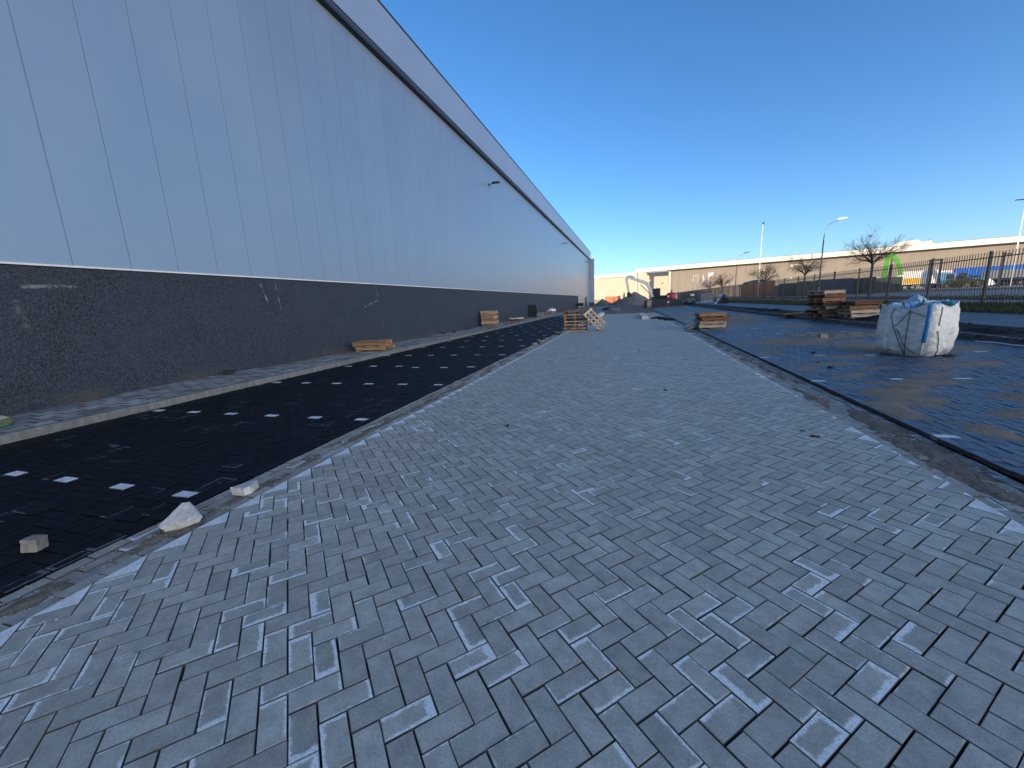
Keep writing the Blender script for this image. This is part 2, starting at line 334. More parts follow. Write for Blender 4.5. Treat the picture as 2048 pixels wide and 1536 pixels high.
class Pavers:
    """collects pavers (convex outlines with a local frame) and turns them into objects"""
    def __init__(s): s.items = []
    def add(s, poly, c, ang, mat='a', eff=0.0, z=0.0, name='paver', jit=0.0009): s.items.append((poly, c, ang, mat, eff, z, name, jit))
    @staticmethod
    def geom(it, V, F, A, B, r):
        poly, c, ang, mat, eff, z, name, jit = it
        n = len(poly); k = len(V); ca, sa = math.cos(ang), math.sin(ang)
        if area(poly) < 2e-5: return
        sgn = sum(poly[i][0] * poly[(i + 1) % n][1] - poly[(i + 1) % n][0] * poly[i][1] for i in range(n))
        if sgn < 0: poly = poly[::-1]
        tx, ty, dz = r.gauss(0, .003), r.gauss(0, .003), r.gauss(0, jit)
        r1, r2 = r.random(), r.random()
        cx = sum(p[0] for p in poly) / n; cy = sum(p[1] for p in poly) / n
        rings = ((1.0, -.045, 0), (1.0, -.003, 0), (None, 0.0, .0026))
        for kf, h, ins in rings:
            for p in poly:
                x, y = p
                if kf is None:
                    d = math.hypot(x - cx, y - cy) + 1e-6; q = 1 - ins * 1.4 / d; x = cx + (x - cx) * q; y = cy + (y - cy) * q
                lx, ly = x - c[0], y - c[1]
                V.append((x, y, z + h + dz + (lx * tx + ly * ty)))
                A.append((r1, r2, eff, 1)); B.append((lx * ca + ly * sa, -lx * sa + ly * ca, 0))
        for q in range(2):
            for i in range(n):
                j = (i + 1) % n; F.append((k + q * n + i, k + q * n + j, k + (q + 1) * n + j, k + (q + 1) * n + i))
        F.append(tuple(k + 2 * n + i for i in range(n)))
    @staticmethod
    def obj(items, name, mat, parent, r):
        V, F, A, B = [], [], [], []
        for it in items: Pavers.geom(it, V, F, A, B, r)
        if not V: return None
        me = bpy.data.meshes.new(name); me.from_pydata(V, [], F)
        a = me.attributes.new('brick', 'FLOAT_COLOR', 'POINT'); a.data.foreach_set('color', np.array(A, dtype=np.float32).ravel())
        b = me.attributes.new('buv', 'FLOAT_VECTOR', 'POINT'); b.data.foreach_set('vector', np.array(B, dtype=np.float32).ravel())
        me.materials.append(mat); o = bpy.data.objects.new(name, me); COL.objects.link(o); o.parent = parent; return o
    def build(s, parent, mats, single=300, seed=1):
        r = random.Random(seed); by = {}
        for it in s.items: by.setdefault((it[6], it[3]), []).append(it)
        for (name, mk), lst in by.items():
            sc = []
            for it in lst:
                q = px((it[1][0], it[1][1], it[5]))
                vis = q and -60 < q[0] < 2108 and -60 < q[1] < 1596
                sc.append((area(it[0]) * abs(EYE - it[5]) / (q[2] ** 3) if vis else 0.0))
            order = sorted(range(len(lst)), key=lambda i: -sc[i])
            solo = set(i for i in order[:single] if sc[i] > 0)
            for i in order[:single]:
                if i in solo: s.obj([lst[i]], name, mats[mk], parent, r)
            rest = [lst[i] for i in order if i not in solo]
            if rest:
                o = s.obj(rest, name + '_field', mats[mk], parent, r)
                if o: o['kind'] = 'stuff'

PI = math.pi; P = 0.107; J = 0.0027
def brick_poly(a, b, ang, org):
    """rectangle a..b in lattice cells, rotated by ang about org, joints taken off"""
    ca, sa = math.cos(ang), math.sin(ang); g = J
    pts = [(a[0] * P + g, a[1] * P + g), (b[0] * P - g, a[1] * P + g), (b[0] * P - g, b[1] * P - g), (a[0] * P + g, b[1] * P - g)]
    return [(org[0] + u * ca - v * sa, org[1] + u * sa + v * ca) for u, v in pts]
def herring(ang, org, i0, i1, j0, j1):
    for i in range(i0, i1):
        for j in range(j0, j1):
            d = (i + j) % 4
            if d == 0: yield (i, j), (i + 2, j + 1), ang, (i, j), (i + 1, j)
            elif d == 2: yield (i, j), (i + 1, j + 2), ang + PI / 2, (i, j), (i, j + 1)
def jitter(poly, r, s=.0012): 
    dx, dy, t = r.gauss(0, s), r.gauss(0, s), r.gauss(0, .006); cx = sum(p[0] for p in poly) / len(poly); cy = sum(p[1] for p in poly) / len(poly)
    return [(cx + (x - cx) - (y - cy) * t + dx, cy + (y - cy) + (x - cx) * t + dy) for x, y in poly]

# --- grey apron, 45 degree herringbone
A45 = PI / 4; q2 = math.sqrt(.5)
U0, V0 = .424, 1.43; ORG = (U0 * q2 - V0 * q2, U0 * q2 + V0 * q2)
CL, CR = -33, 43; XL = ORG[0] + CL * P * q2; XR = ORG[0] + CR * P * q2
APRON_END = 46.5
apron = strip('paved_apron', XL, XR, -3, APRON_END, M['bed'], z=-.022)
pv = Pavers()
def eff_apron(x, y):
    p = .36 if y < 2.0 else (.36 - (y - 2.0) * .13 if y < 4 else .10 if y < 6 else .03)
    if x > .6 and y > 1.6: p *= .25
    p *= .15 + 2.0 * max(0, .45 + 1.5 * nz(x * 1.3, y * 1.3, 3))
    return (.25 + rnd.random() ** 1.5 * .9) if rnd.random() < p else (rnd.random() * .12 if rnd.random() < .4 else 0)
ymin, ymax = -.3, APRON_END
for s_ in range(int(2 * ymin / (P / q2)) - 60, int(2 * ymax / (P / q2)) + 10):   # i + j
    for dif in range(CL - 1, CR + 2):
        if (s_ + dif) % 2: continue
        i = (s_ + dif) // 2; j = (s_ - dif) // 2
        cy = ORG[1] + (i + j + 1.5) * P * q2
        if cy < ymin or cy > ymax: continue
        d = (i + j) % 4
        if d == 0: a, b, an, c2 = (i, j), (i + 2, j + 1), A45, (i + 1, j)
        elif d == 2: a, b, an, c2 = (i, j), (i + 1, j + 2), A45 + PI / 2, (i, j + 1)
        else: a = None
        if a:
            k1, k2 = i - j, c2[0] - c2[1]
            if min(k1, k2) >= CL + 1 and max(k1, k2) <= CR - 1:
                po = brick_poly(a, b, A45, ORG); cx = sum(p[0] for p in po) / 4; cyy = sum(p[1] for p in po) / 4
                pv.add(jitter(po, rnd), (cx, cyy), an, 'apron', eff_apron(cx, cyy))
        # edge pieces: one triangular stone fills each tooth of the pattern
        def tri(pts, xin):
            ca = q2; T = [(ORG[0] + (u - v) * P * ca, ORG[1] + (u + v) * P * ca) for u, v in pts]
            cx = sum(p[0] for p in T) / 3; cy_ = sum(p[1] for p in T) / 3
            T = [(cx + (x - cx) * .965, cy_ + (y - cy_) * .965) for x, y in T]
            pv.add(T, (cx, cy_), A45, xin, rnd.random() * .3, name='edge_paver')
        if i - j == CL + 1 and d in (1, 2): tri([(i - 1, j), (i + 1, j), (i + 1, j + 2)], 'hat')
        if i - j == CR - 1 and d in (0, 3): tri([(i, j + 1), (i, j - 1), (i + 2, j + 1)], 'hat' if rnd.random() < .35 else 'apron')
pv.build(apron, M, 300, 3)

# --- gutters: running courses of pavers along both sides of the apron
def gutter(name, x0, n, y0, y1, seed, effp):
    g = strip(name, x0 - .003, x0 + n * P + .003, -3, y1, M['bed'], z=-.02); pv = Pavers(); r = random.Random(seed)
    for c in range(n):
        y = y0 + (c % 2) * P
        while y < y1:
            po = [(x0 + c * P + J, y + J), (x0 + (c + 1) * P - J, y + J), (x0 + (c + 1) * P - J, y + 2 * P - J), (x0 + c * P + J, y + 2 * P - J)]
            ce = (x0 + (c + .5) * P, y + P); e = r.random() if r.random() < effp(ce[0], ce[1]) else 0
            pv.add(jitter(po, r, .002), ce, PI / 2, 'gutter', e, z=-.004 - .012 * math.sin((c + .5) / n * PI), jit=.003); y += 2 * P
    pv.build(g, M, 220, seed); return g
GL0 = XL - 4 * P
gutter('gutter_courses', GL0, 4, -1, APRON_END, 5, lambda x, y: .85 if 3.2 < y < 16 and x > XL - 3.2 * P else .25)
gutter('gutter_courses', XR, 5, -1, APRON_END, 6, lambda x, y: .15)
XRR = XR + 5 * P            # outer edge of right gutter, small step up to the dark lane

# --- dark parking lanes, herringbone laid square to the road, with white bay markers
def lane(name, x0, x1, y0, yend, far, zf, markers, seed, effp, bm='black', edge_left=False, edge_right=False):
    g = strip(name, x0, x1, -3, yend, M['bed'], dz=-.016) if zf else strip(name, x0, x1, -3, yend, M['bed'], z=-.016)
    Z = zr if zf else (lambda x: 0.0); pv = Pavers(); r = random.Random(seed)
    xa = x0 + (P if edge_left else 0); xb = x1 - (P if edge_right else 0)
    org = (xa, y0); ni = int((xb - xa) / P) + 2; nj = int((yend - y0) / P)
    bricks = []
    for a, b, an, c1, c2 in herring(0, org, -1, ni, -1, nj):
        po = brick_poly(a, b, 0, org); ce = ((po[0][0] + po[2][0]) / 2, (po[0][1] + po[2][1]) / 2); h = an == 0
        po = clip(clip(po, xa + .001, True), xb - .001, False) if (po[0][0] < xa or po[1][0] > xb) else po
        if len(po) < 3 or area(po) < .002: continue
        bricks.append([po, ce, an, h])
    hb = [k for k, b in enumerate(bricks) if b[3] and len(b[0]) == 4 and area(b[0]) > .018]; arr = np.array([bricks[k][1] for k in hb]); white = set()
    for m in markers:
        k = int(np.argmin(((arr - np.array(m)) ** 2).sum(1)))
        if ((arr[k] - np.array(m)) ** 2).sum() < .04: white.add(hb[k])
    for k, (po, ce, an, h) in enumerate(bricks):
        if k in white: pv.add(po, ce, an, 'white', 0, z=Z(ce[0]) + .003, name='marker_paver', jit=.0005)
        else: pv.add(jitter(po, r), ce, an, bm, (.2 + r.random() * .8) if r.random() < effp(*ce) else 0, z=Z(ce[0]), jit=.002)
    for on, x in ((edge_left, x0), (edge_right, x1 - P)):
        if not on: continue
        y = y0 - 1
        while y < yend:
            po = [(x + J, y + J), (x + P - J, y + J), (x + P - J, y + 2 * P - J), (x + J, y + 2 * P - J)]
            e = 1.0 if 1.0 < y < 1.75 and not zf else 0
            pv.add(jitter(po, r), (x + P / 2, y + P), PI / 2, bm, e, z=Z(x + P / 2) + .004); y += 2 * P
    pv.build(g, M, 300, seed)
    if far: strip(name, x0, x1, yend, far, M['blackfar'], dz=-.002) if zf else strip(name, x0, x1, yend, far, M['blackfar'], z=-.002)
    return g
def far_black():
    g = NT('black_paving_far'); Pn = g.pos(); br = g.node('ShaderNodeTexBrick'); br.inputs['Scale'].default_value = 1; br.inputs['Brick Width'].default_value = .21; br.inputs['Row Height'].default_value = .105
    br.inputs['Mortar Size'].default_value = .005; br.inputs['Color1'].default_value = (.011, .012, .015, 1); br.inputs['Color2'].default_value = (.016, .017, .02, 1); br.inputs['Mortar'].default_value = (.03, .027, .024, 1)
    g.link(Pn, br.inputs[0]); return g.set(**{'Base Color': br.outputs[0], 'Roughness': .5})
M['blackfar'] = far_black()
KL = -8.33                                                     # inner face of the left kerb
mk = [(-3.91 - .838 * k, 2.46 + 2.47 * m) for k in range(6) for m in range(-1, 18)]
lane('left_parking_lane', KL, GL0, -.6, 44, 100, False, mk, 21, lambda x, y: .10 * max(0, .4 + nz(x * .9, y * .9, 7) * 1.6) if y < 8 else .01, edge_right=True)
KR = 8.62
mk = [(3.24 + 1.03 * k, 5.22 + 2.93 * m) for k in range(6) for m in range(-1, 14)]
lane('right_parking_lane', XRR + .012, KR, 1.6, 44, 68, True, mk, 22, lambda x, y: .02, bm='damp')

# --- kerbs
def kerb(name, x, wd, y0, y1, ztop, zbot, mat, seed, label=None):
    k = tag(bpy.data.objects.new(name, None), kind='structure'); COL.objects.link(k); k.location = (x, y0, 0)
    mb = MB(); b = .018; h = ztop - zbot
    out = [(-wd / 2, 0), (wd / 2, 0), (wd / 2, h - b), (wd / 2 - b, h), (-wd / 2 + b, h), (-wd / 2, h - b)]
    mb.prism(out, .003, .997, 'y'); me = mb.mesh('kerb_or_sunlit_block', mat); r = random.Random(seed)
    for i in range(int(y1 - y0)): inst(me, 'kerb_or_sunlit_block', k, (r.gauss(0, .003), i, zbot + r.gauss(0, .003)), (0, 0, r.gauss(0, .002)))
    return k
kerb('left_kerb', KL - .075, .15, -4, 100, .125, -.1, M['kerb'], 1)
kerb('right_kerb', KR + .06, .12, 0, 68, .315, .0, M['kerb_dark'], 2)

# --- sidewalk tiles along the near warehouse
WX = -10.3
side = strip('sidewalk', WX - .2, KL - .15, -4, 112, M['gsoil'], z=.104); pv = Pavers(); r = random.Random(31)
for c in range(6):
    y = -1 + (c % 2) * .15
    while y < 60:
        x0 = KL - .152 - (c + 1) * .302
        po = [(x0 + .012, y + .012), (x0 + .290, y + .012), (x0 + .290, y + .288), (x0 + .012, y + .288)]
        dsand = nz(x0 * .7, y * .35, 5) + .25 * (c / 5)
        if dsand < .42: pv.add(jitter(po, r, .004), (x0 + .15, y + .15), 0, 'tile', r.random() * .9 if r.random() < .6 else 0, z=.12 - max(0, dsand) * .02, name='tile', jit=.003)
        y += .302
pv.build(side, M, 300, 31)

# --- ground to the right of the lane
strip('soil_strip', KR + .11, 10.3, -10, 68, M['dark_soil'], n=1)
strip('side_path', 10.3, 13.1, -10, 260, M['path'])
strip('grass_verge', 13.1, 16.4, -10, 260, M['grass'], n=3)
strip('red_cycle_path', 16.4, 18.2, -10, 300, M['pink'], n=2)
strip('grass_verge', 18.2, 21.5, -10, 300, M['grass'])
strip('service_road', 21.5, 38, -60, 400, M['asphalt'])
strip('grass_verge', 38, 52, -60, 400, M['grass'])
strip('truck_yard', 52, 400, -60, 260, M['asphalt'], n=3)
strip('rough_ground', GL0, 10.3, APRON_END, 69, M['dirt'], z=.0)
strip('rough_ground', -30, 21.5, 100, 330, M['dirt'], z=.02)
strip('rough_ground', GL0, 13.1, 69, 100, M['dirt'], z=.01)

# ------------------------------------------------------------------ loose sand on the paving
def sand_patch(name, blobs, zf, mat, label, cat, step=.035, amp=.02, seed=0., rough=.006, xmin=-99, xmax=99):
    cells = {}
    for (cx, cy, rx, ry, rot, h) in blobs:
        ca, sa = math.cos(rot), math.sin(rot); m = max(rx, ry) * 1.5
        for i in range(int((cx - m) / step), int((cx + m) / step) + 1):
            for j in range(int((cy - m) / step), int((cy + m) / step) + 1):
                x, y = i * step, j * step; u = ((x - cx) * ca + (y - cy) * sa) / rx; v = (-(x - cx) * sa + (y - cy) * ca) / ry
                d = math.sqrt(u * u + v * v); q = 1 - d + .55 * nz(x * 2.1, y * 2.1, seed) + .3 * nz(x * 7, y * 7, seed + 3)
                val = h * max(-1, min(1.0, q)) if q < 1 else h
                
                if xmin < x < xmax: cells[(i, j)] = max(cells.get((i, j), -1), val)
    V, F, idx = [], [], {}
    def vid(i, j):
        if (i, j) not in idx:
            x, y = i * step, j * step; val = cells.get((i, j), -.01)
            idx[(i, j)] = len(V); V.append((x, y, zf(x) - .004 + val + (rough * nz(x * 13, y * 13, seed + 9) + rough * .6 * nz(x * 41, y * 41, seed))))
        return idx[(i, j)]
    for (i, j), v in cells.items():
        if all((i + a, j + b) in cells for a in (0, 1) for b in (0, 1)) and max(cells[(i + a, j + b)] for a in (0, 1) for b in (0, 1)) > -.006:
            F.append((vid(i, j), vid(i + 1, j), vid(i + 1, j + 1), vid(i, j + 1)))
    me = bpy.data.meshes.new(name); me.from_pydata(V, [], F); me.materials.append(mat); me.polygons.foreach_set('use_smooth', [True] * len(F))
    o = bpy.data.objects.new(name, me); COL.objects.link(o); return tag(o, label, cat, kind='stuff')
rs = random.Random(77)
bl = [(3.75, 7.0, .42, .75, .35, .022), (3.35, 6.15, .22, .55, .1, .018), (4.15, 7.6, .3, .5, .4, .02), (4.45, 6.0, .5, .25, .2, .016), (4.9, 5.1, .5, .3, 0, .016), (5.2, 6.9, .55, .35, .4, .018), (5.9, 7.6, .7, .4, .2, .018),
      (6.6, 8.3, .6, .35, .3, .018), (4.3, 5.0, .3, .5, 0, .012), (6.1, 9.6, .8, .35, .1, .02), (4.6, 9.3, .45, .25, 0, .016), (3.5, 9.4, .25, .5, 0, .014), (7.6, 9.8, .6, .4, 0, .018), (6.9, 6.6, .5, .35, .2, .016), (3.9, 8.6, .5, .2, .6, .014)]
bl += [(4.6, 7.9, .8, .3, .3, .016), (5.6, 6.2, .7, .3, .3, .016), (6.9, 7.6, .8, .35, .2, .016), (3.7, 5.3, .25, .5, .2, .014), (7.7, 8.6, .7, .4, .1, .016), (4.1, 9.9, .6, .3, .2, .014), (5.1, 8.6, .5, .25, .3, .014), (7.2, 11.4, .7, .4, 0, .016), (4.9, 10.9, .6, .3, 0, .014)]
for k in range(34): bl.append((rs.uniform(3.2, 8.4), rs.uniform(11.5, 40), rs.uniform(.3, 1.2), rs.uniform(.4, 1.6), rs.uniform(-.3, .3), rs.uniform(.012, .02)))
bl += [(5.6, 30, 2.6, 7, 0, .022), (5.2, 24, 2.0, 2.5, 0, .016)]
sand_patch('sand_patch', bl, zr, M['sand'], 'brown sand strewn in patches over the dark right paving', 'sand', .04, xmin=XRR + .01, xmax=KR)
bl = [(5.55, 14.6, .9, .5, .2, .05), (6.7, 15.6, 1.2, .7, .25, .10), (7.8, 15.9, .9, .8, .2, .12), (6.2, 16.3, 1.0, .4, .2, .07)]
sand_patch('sand_heap', bl, zr, M['sand'], 'low spread heap of brown sand behind the white bulk bag', 'sand', .05, seed=5., rough=.02, xmin=XRR, xmax=KR)
bl = []
yy = .6
while yy < 18: bl.append((XR + rs.uniform(.15, .45), yy, rs.uniform(.04, .14), rs.uniform(.12, .4), rs.uniform(-.15, .1), rs.uniform(.008, .02))); yy += rs.uniform(.35, .9)
bl += [(XR + .30, 4.7, .17, .5, .05, .024), (XR + .38, 3.2, .12, .3, .1, .022), (XR + .36, 5.8, .11, .5, 0, .02)]
sand_patch('gutter_sand', bl, lambda x: -.006, M['gsoil'], 'crumbly brown dirt lying in the gutter by the right lane', 'dirt', .02, seed=8., rough=.012, xmin=XR - .12, xmax=XRR)
bl = []
yy = .2
while yy < 14: bl.append((GL0 + rs.uniform(.1, .38), yy, rs.uniform(.04, .10), rs.uniform(.12, .4), rs.uniform(-.1, .1), rs.uniform(.006, .013))); yy += rs.uniform(.2, .7)
sand_patch('gutter_sand', bl, lambda x: -.009, M['gsoil'], 'dark dirt filling the gutter beside the left lane', 'dirt', .02, seed=12., rough=.008, xmin=GL0, xmax=XL + .03)
bl = []
for k in range(26): bl.append((rs.uniform(8.85, 10.2), rs.uniform(8, 40), rs.uniform(.25, .6), rs.uniform(.4, 1.4), 0, rs.uniform(.05, .16)))
sand_patch('black_soil', bl, lambda x: zr(max(x, 8.7)) - .02, M['dark_soil'], 'lumpy black soil along the back of the right kerb', 'soil', .06, seed=15., rough=.05)
# stones and crumbs in the dirt
def crumbs(name, spots, label, mat, seed):
    r = random.Random(seed); mb = MB()
    for (x, y, z, s) in spots:
        a = r.random() * 6.3; mb.box((x, y, z + s * .25), (s, s * r.uniform(.5, 1), s * r.uniform(.4, .8)), M=Matrix.Rotation(a, 3, 'Z') @ Matrix.Rotation(r.uniform(-.4, .4), 3, 'X'), taper=.7)
    return tag(mb.build(name, mat), label, 'gravel', kind='stuff')
sp = [(XR + rs.gauss(.32, .14), rs.uniform(.8, 12), -.004, rs.uniform(.004, .016)) for _ in range(1500)]
sp += [(GL0 + rs.uniform(.02, .42), rs.uniform(.6, 10), -.004, rs.uniform(.004, .013)) for _ in range(900)]
crumbs('crumbs', sp, 'scattered brown grit and crumbs in the two gutters', M['brownconc'], 2)
sp = [(rs.uniform(XL, XR), rs.uniform(.5, 9), 0, rs.choice((.004, .005, .006, .009))) for _ in range(160)]
crumbs('grit', sp, 'fine pale grit scattered over the grey pavers', M['concrete'], 4)
sp = []
for _ in range(5000):
    x, y = rs.uniform(3.15, 8.4), rs.uniform(3.2, 16)
    if nz(x * 1.3, y * 1.3, 40) > .02: sp.append((x, y, zr(x), rs.uniform(.004, .014)))
crumbs('crumbs', sp, 'brown crumbs of sand scattered over the dark right paving', M['brownconc'], 3)

# ------------------------------------------------------------------ near warehouse
Z_PL, Z_SOF, Z_TOP, Y_END, Y_BEG = 2.66, 11.95, 13.9, 110.0, -70.0
wh = thing('warehouse', 'long pale grey clad warehouse with dark concrete plinth along the sidewalk', 'warehouse', (WX, 0, 0))
def loc(p): return (p[0] - WX, p[1], p[2])
MB().box((-35.2, (Y_BEG + Y_END) / 2, 6.9), (70, Y_END - Y_BEG - .4, 13.6)).build('wall_body', M['clad'], wh)
PW = .965; me = MB().box((-.06, PW / 2 - .0045, (Z_SOF - Z_PL - .03) / 2), (.12, PW - .009, Z_SOF - Z_PL - .03)).mesh('panel', M['clad'])
y = 5.365 - PW * 76; 
while y < Y_END - .5:
    inst(me, 'panel', wh, (0, y, Z_PL + .03)); y += PW
# panels reaching the ground past the plinth
me2 = MB().box((-.07, 2.4, Z_PL / 2 + .1), (.1, 4.79, Z_PL - .2)).mesh('low_panel', M['clad'])
yy = 86.0
while yy < Y_END - 3: inst(me2, 'low_panel', wh, (0, yy, 0)); yy += 4.8
pl_end = 85.5; edges = [Y_BEG, -40, -20, -4.3, 15.3, 26.2, 38, 50, 62, 74, pl_end]
for a, b in zip(edges, edges[1:]): MB().box((-.05, (a + b) / 2, (Z_PL - .02) / 2), (.14, b - a - .012, Z_PL - .02)).build('plinth_panel', M['plinth'], wh)
MB().box((.012, (Y_BEG + pl_end) / 2, Z_PL + .012), (.075, pl_end - Y_BEG, .034)).build('drip_flashing', M['whitepaint'], wh)
MB().box((-.02, (Y_BEG + Y_END) / 2, Z_SOF + .05), (.2, Y_END - Y_BEG, .1)).build('shadow_gap', M['blackp'], wh)
MB().box((.10, (Y_BEG + Y_END) / 2 + .4, (Z_SOF + .1 + Z_TOP) / 2), (.44, Y_END - Y_BEG + 1, Z_TOP - Z_SOF - .1)).build('fascia', M['fascia'], wh)
MB().box((.10, (Y_BEG + Y_END) / 2 + .4, Z_TOP + .03), (.50, Y_END - Y_BEG + 1.04, .06)).build('roof_trim', M['metal_dark'], wh)
MB().box((.33, (Y_BEG + Y_END) / 2 + .4, Z_SOF + .14), (.03, Y_END - Y_BEG + 1.02, .05)).build('fascia_drip', M['metal_dark'], wh)
fin = MB().box((.6, Y_END + .6, (Z_SOF + .9) / 2 + .2), (1.3, .8, Z_SOF - .7)).build('end_wall', M['fascia'], wh)
for k in range(5): MB().box((.1 + k * .27, Y_END + .17, (Z_SOF + .9) / 2 + .2), (.10, .07, Z_SOF - .72)).build('rib', M['galv'], fin)
MB().box((.6, Y_END + .6, .5), (1.34, .84, 1.0)).build('end_plinth', M['plinth'], wh)
MB().box((.03, Y_END - 9, 1.25), (.06, 3.4, 2.3)).build('door', M['metal_dark'], wh)
# lamps on the facade, under the fascia
for k, (yl, lab) in enumerate(((30.8, 'flat dark wall lamp on short arm high on the warehouse, with most wall before it'), (65.5, 'middle flat dark wall lamp under the warehouse fascia'), (99.0, 'flat dark wall lamp under the fascia at the warehouse end'))):
    t = thing('wall_lamp', lab, 'wall lamp', (WX, yl, 10.45), group='lamps along the warehouse wall')
    MB().box((.02, 0, 0), (.04, .16, .2)).build('bracket', M['metal_dark'], t)
    MB().bar((.03, 0, .02), (.34, .1, .09), .05, .05).build('arm', M['metal_dark'], t)
    MB().prism([(.3, -.17), (.75, -.15), (.88, -.08), (.88, .12), (.75, .19), (.3, .2)], .06, .15).build('lamp_head', M['metal_dark'], t, bevel=.015)
    MB().box((.58, .02, .052), (.4, .24, .014)).build('lens', M['glass'], t)

# ------------------------------------------------------------------ far warehouse
FA = Vector((2.4, 175.0, 0)); fd = Vector((.9529, -.3033, 0)); fn = Vector((-.3033, -.9529, 0))   # along the wall, towards us
FROT = math.atan2(fd.y, fd.x)
fw = thing('warehouse', 'sunlit far warehouse with cream fascia beyond the fence', 'warehouse', FA, FROT)   # local x along wall, local -y towards us
FH = 13.3
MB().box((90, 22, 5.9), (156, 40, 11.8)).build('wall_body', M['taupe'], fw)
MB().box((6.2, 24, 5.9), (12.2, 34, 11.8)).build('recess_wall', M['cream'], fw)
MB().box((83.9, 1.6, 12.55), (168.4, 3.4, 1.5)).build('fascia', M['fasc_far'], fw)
MB().box((83.9, 1.6, 13.34), (168.6, 3.6, .08)).build('roof_trim', M['taupe'], fw)
MB().box((-.05, .9, 6.2), (.5, 2.0, 11.2)).build('corner_pier', M['fasc_far'], fw)
for k, (x, wd) in enumerate(((0.4, .3),)): pass
me = MB().box((0, -.02, 5.85), (.05, .06, 11.5)).mesh('seam', M['taupe'])
for k in range(60): inst(me, 'seam', fw, (13.5 + k * 2.5, 2.0, 0))
MB().box((12.6, 1.95, 5.9), (.6, .3, 11.6)).build('downpipe', M['fasc_far'], fw)
MB().box((57, -.16, 12.5), (.25, .1, 1.4)).build('fascia_joint', M['taupe'], fw)
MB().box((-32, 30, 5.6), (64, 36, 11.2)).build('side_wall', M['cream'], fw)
MB().box((-32, 29.8, 11.95), (64.4, 36.8, 1.5)).build('side_fascia', M['fasc_far'], fw)
MB().box((-14, 11.95, .9), (40, .12, 1.8)).build('base_band', M['taupe'], fw)
for x, z in ((22, 9.0), (44, 9.2), (5, 8.5), (33, 5), (52, 6)): MB().box((x, 1.9, z), (.5, .3, .35)).build('wall_light', M['fasc_far'], fw)
sg = tag(bpy.data.objects.new('sign', None), 'small white lettering sign high on the far taupe warehouse wall', 'sign'); COL.objects.link(sg)
sg.location = FA + fd * 56.5 + Vector((0, 0, 9.4)) - fn * (-1.75) * 0 ; sg.location = FA + fd * 54.3 - fn * 1.9 + Vector((0, 0, 10.2)); sg.rotation_euler = (0, 0, FROT)
MB().box((0, 0, 0), (5.6, .12, .75)).build('sign_board', M['fasc_far'], sg)
# roof structure
rp = thing('roof_unit', 'pale curved roof unit on top of the far warehouse', 'roof unit', FA + fd * 81.0 - fn * 6 + Vector((0, 0, 13.3)), FROT)
MB().prism([(-4.5, 0), (-3.4, 1.1), (-1.5, 1.7), (1.5, 1.7), (2.2, .9), (4.2, 1.2), (4.8, 0)], -2, 2, 'y').build('cowl', M['fasc_far'], rp)
MB().box((4.2, 0, 1.2), (.3, .3, 1.2)).build('vent', M['galv'], rp)

# ------------------------------------------------------------------ palisade fence
FX, FZ, FT = 15.9, .58, 3.02
fe = thing('fence', 'tall dark steel picket fence along the grass verge', 'fence', (FX, 0, 0))
post = MB().box((0, 0, (FZ - .1 + FT) / 2), (.08, .08, FT - FZ + .1)).mesh('post', M['metal_dark'])
ys = [24.55 + 3.72 * k for k in range(-3, 45)]
for y in ys: inst(post, 'post', fe, (0, y, 0))
for z in (.85, 2.72):
    MB().box((-.015, (ys[0] + ys[-1]) / 2, z), (.03, ys[-1] - ys[0], .045)).build('rail', M['metal_dark'], fe)
pk = MB().box((.02, 0, (FZ + .08 + FT - .05) / 2), (.02, .025, FT - FZ - .13)).mesh('picket', M['metal_dark'])
rest = MB(); k = 0; y = 20.0; count = 0
while y < ys[-1]:
    if min(abs(y - p) for p in ys) > .07:
        if count < 300: inst(pk, 'picket', fe, (0, y, 0)); count += 1
        else: rest.box((.02, y, (FZ + .08 + FT - .05) / 2), (.02, .025, FT - FZ - .13))
    y += .165
o = rest.build('picket_run', M['metal_dark'], fe, fix=False); o['kind'] = 'stuff'
# tufted grass under the fence
def grass(name, n, x0, x1, y0, y1, h, label, seed, mats):
    r = random.Random(seed); mb = MB()
    for _ in range(n):
        y = y0 + (y1 - y0) * r.random() ** 1.7; x = r.uniform(x0, x1); hh = h * r.uniform(.4, 1.2) * (1 + .5 * nz(x, y * .5)); a = r.random() * 6.3; w2 = .012 + .0004 * y
        dx, dy = math.cos(a) * w2, math.sin(a) * w2; lx, ly = r.gauss(0, hh * .4), r.gauss(0, hh * .4); z = zr(x) - .02
        mb.poly([(x - dx, y - dy, z), (x + dx, y + dy, z), (x + lx, y + ly, z + hh)])
    return tag(mb.build(name, mats, fix=False), label, 'grass', kind='stuff')
def grass_mat(n, a, b):
    g = NT(n); c = g.mix(g.ramp(g.noise(g.pos(), 1.6, 4), .35, .65), a, b); return g.set(**{'Base Color': c, 'Roughness': .8})
M['blade'] = grass_mat('grass_blades', (0.035, 0.055, 0.014), (0.11, 0.105, 0.04))
grass('grass', 26000, 13.2, 16.4, 14, 75, .17, 'rough grass tufts along the foot of the fence', 1, M['blade'])
grass('grass', 9000, 18.3, 21.4, 18, 110, .15, 'short grass on the verge between path and road', 2, M['blade'])

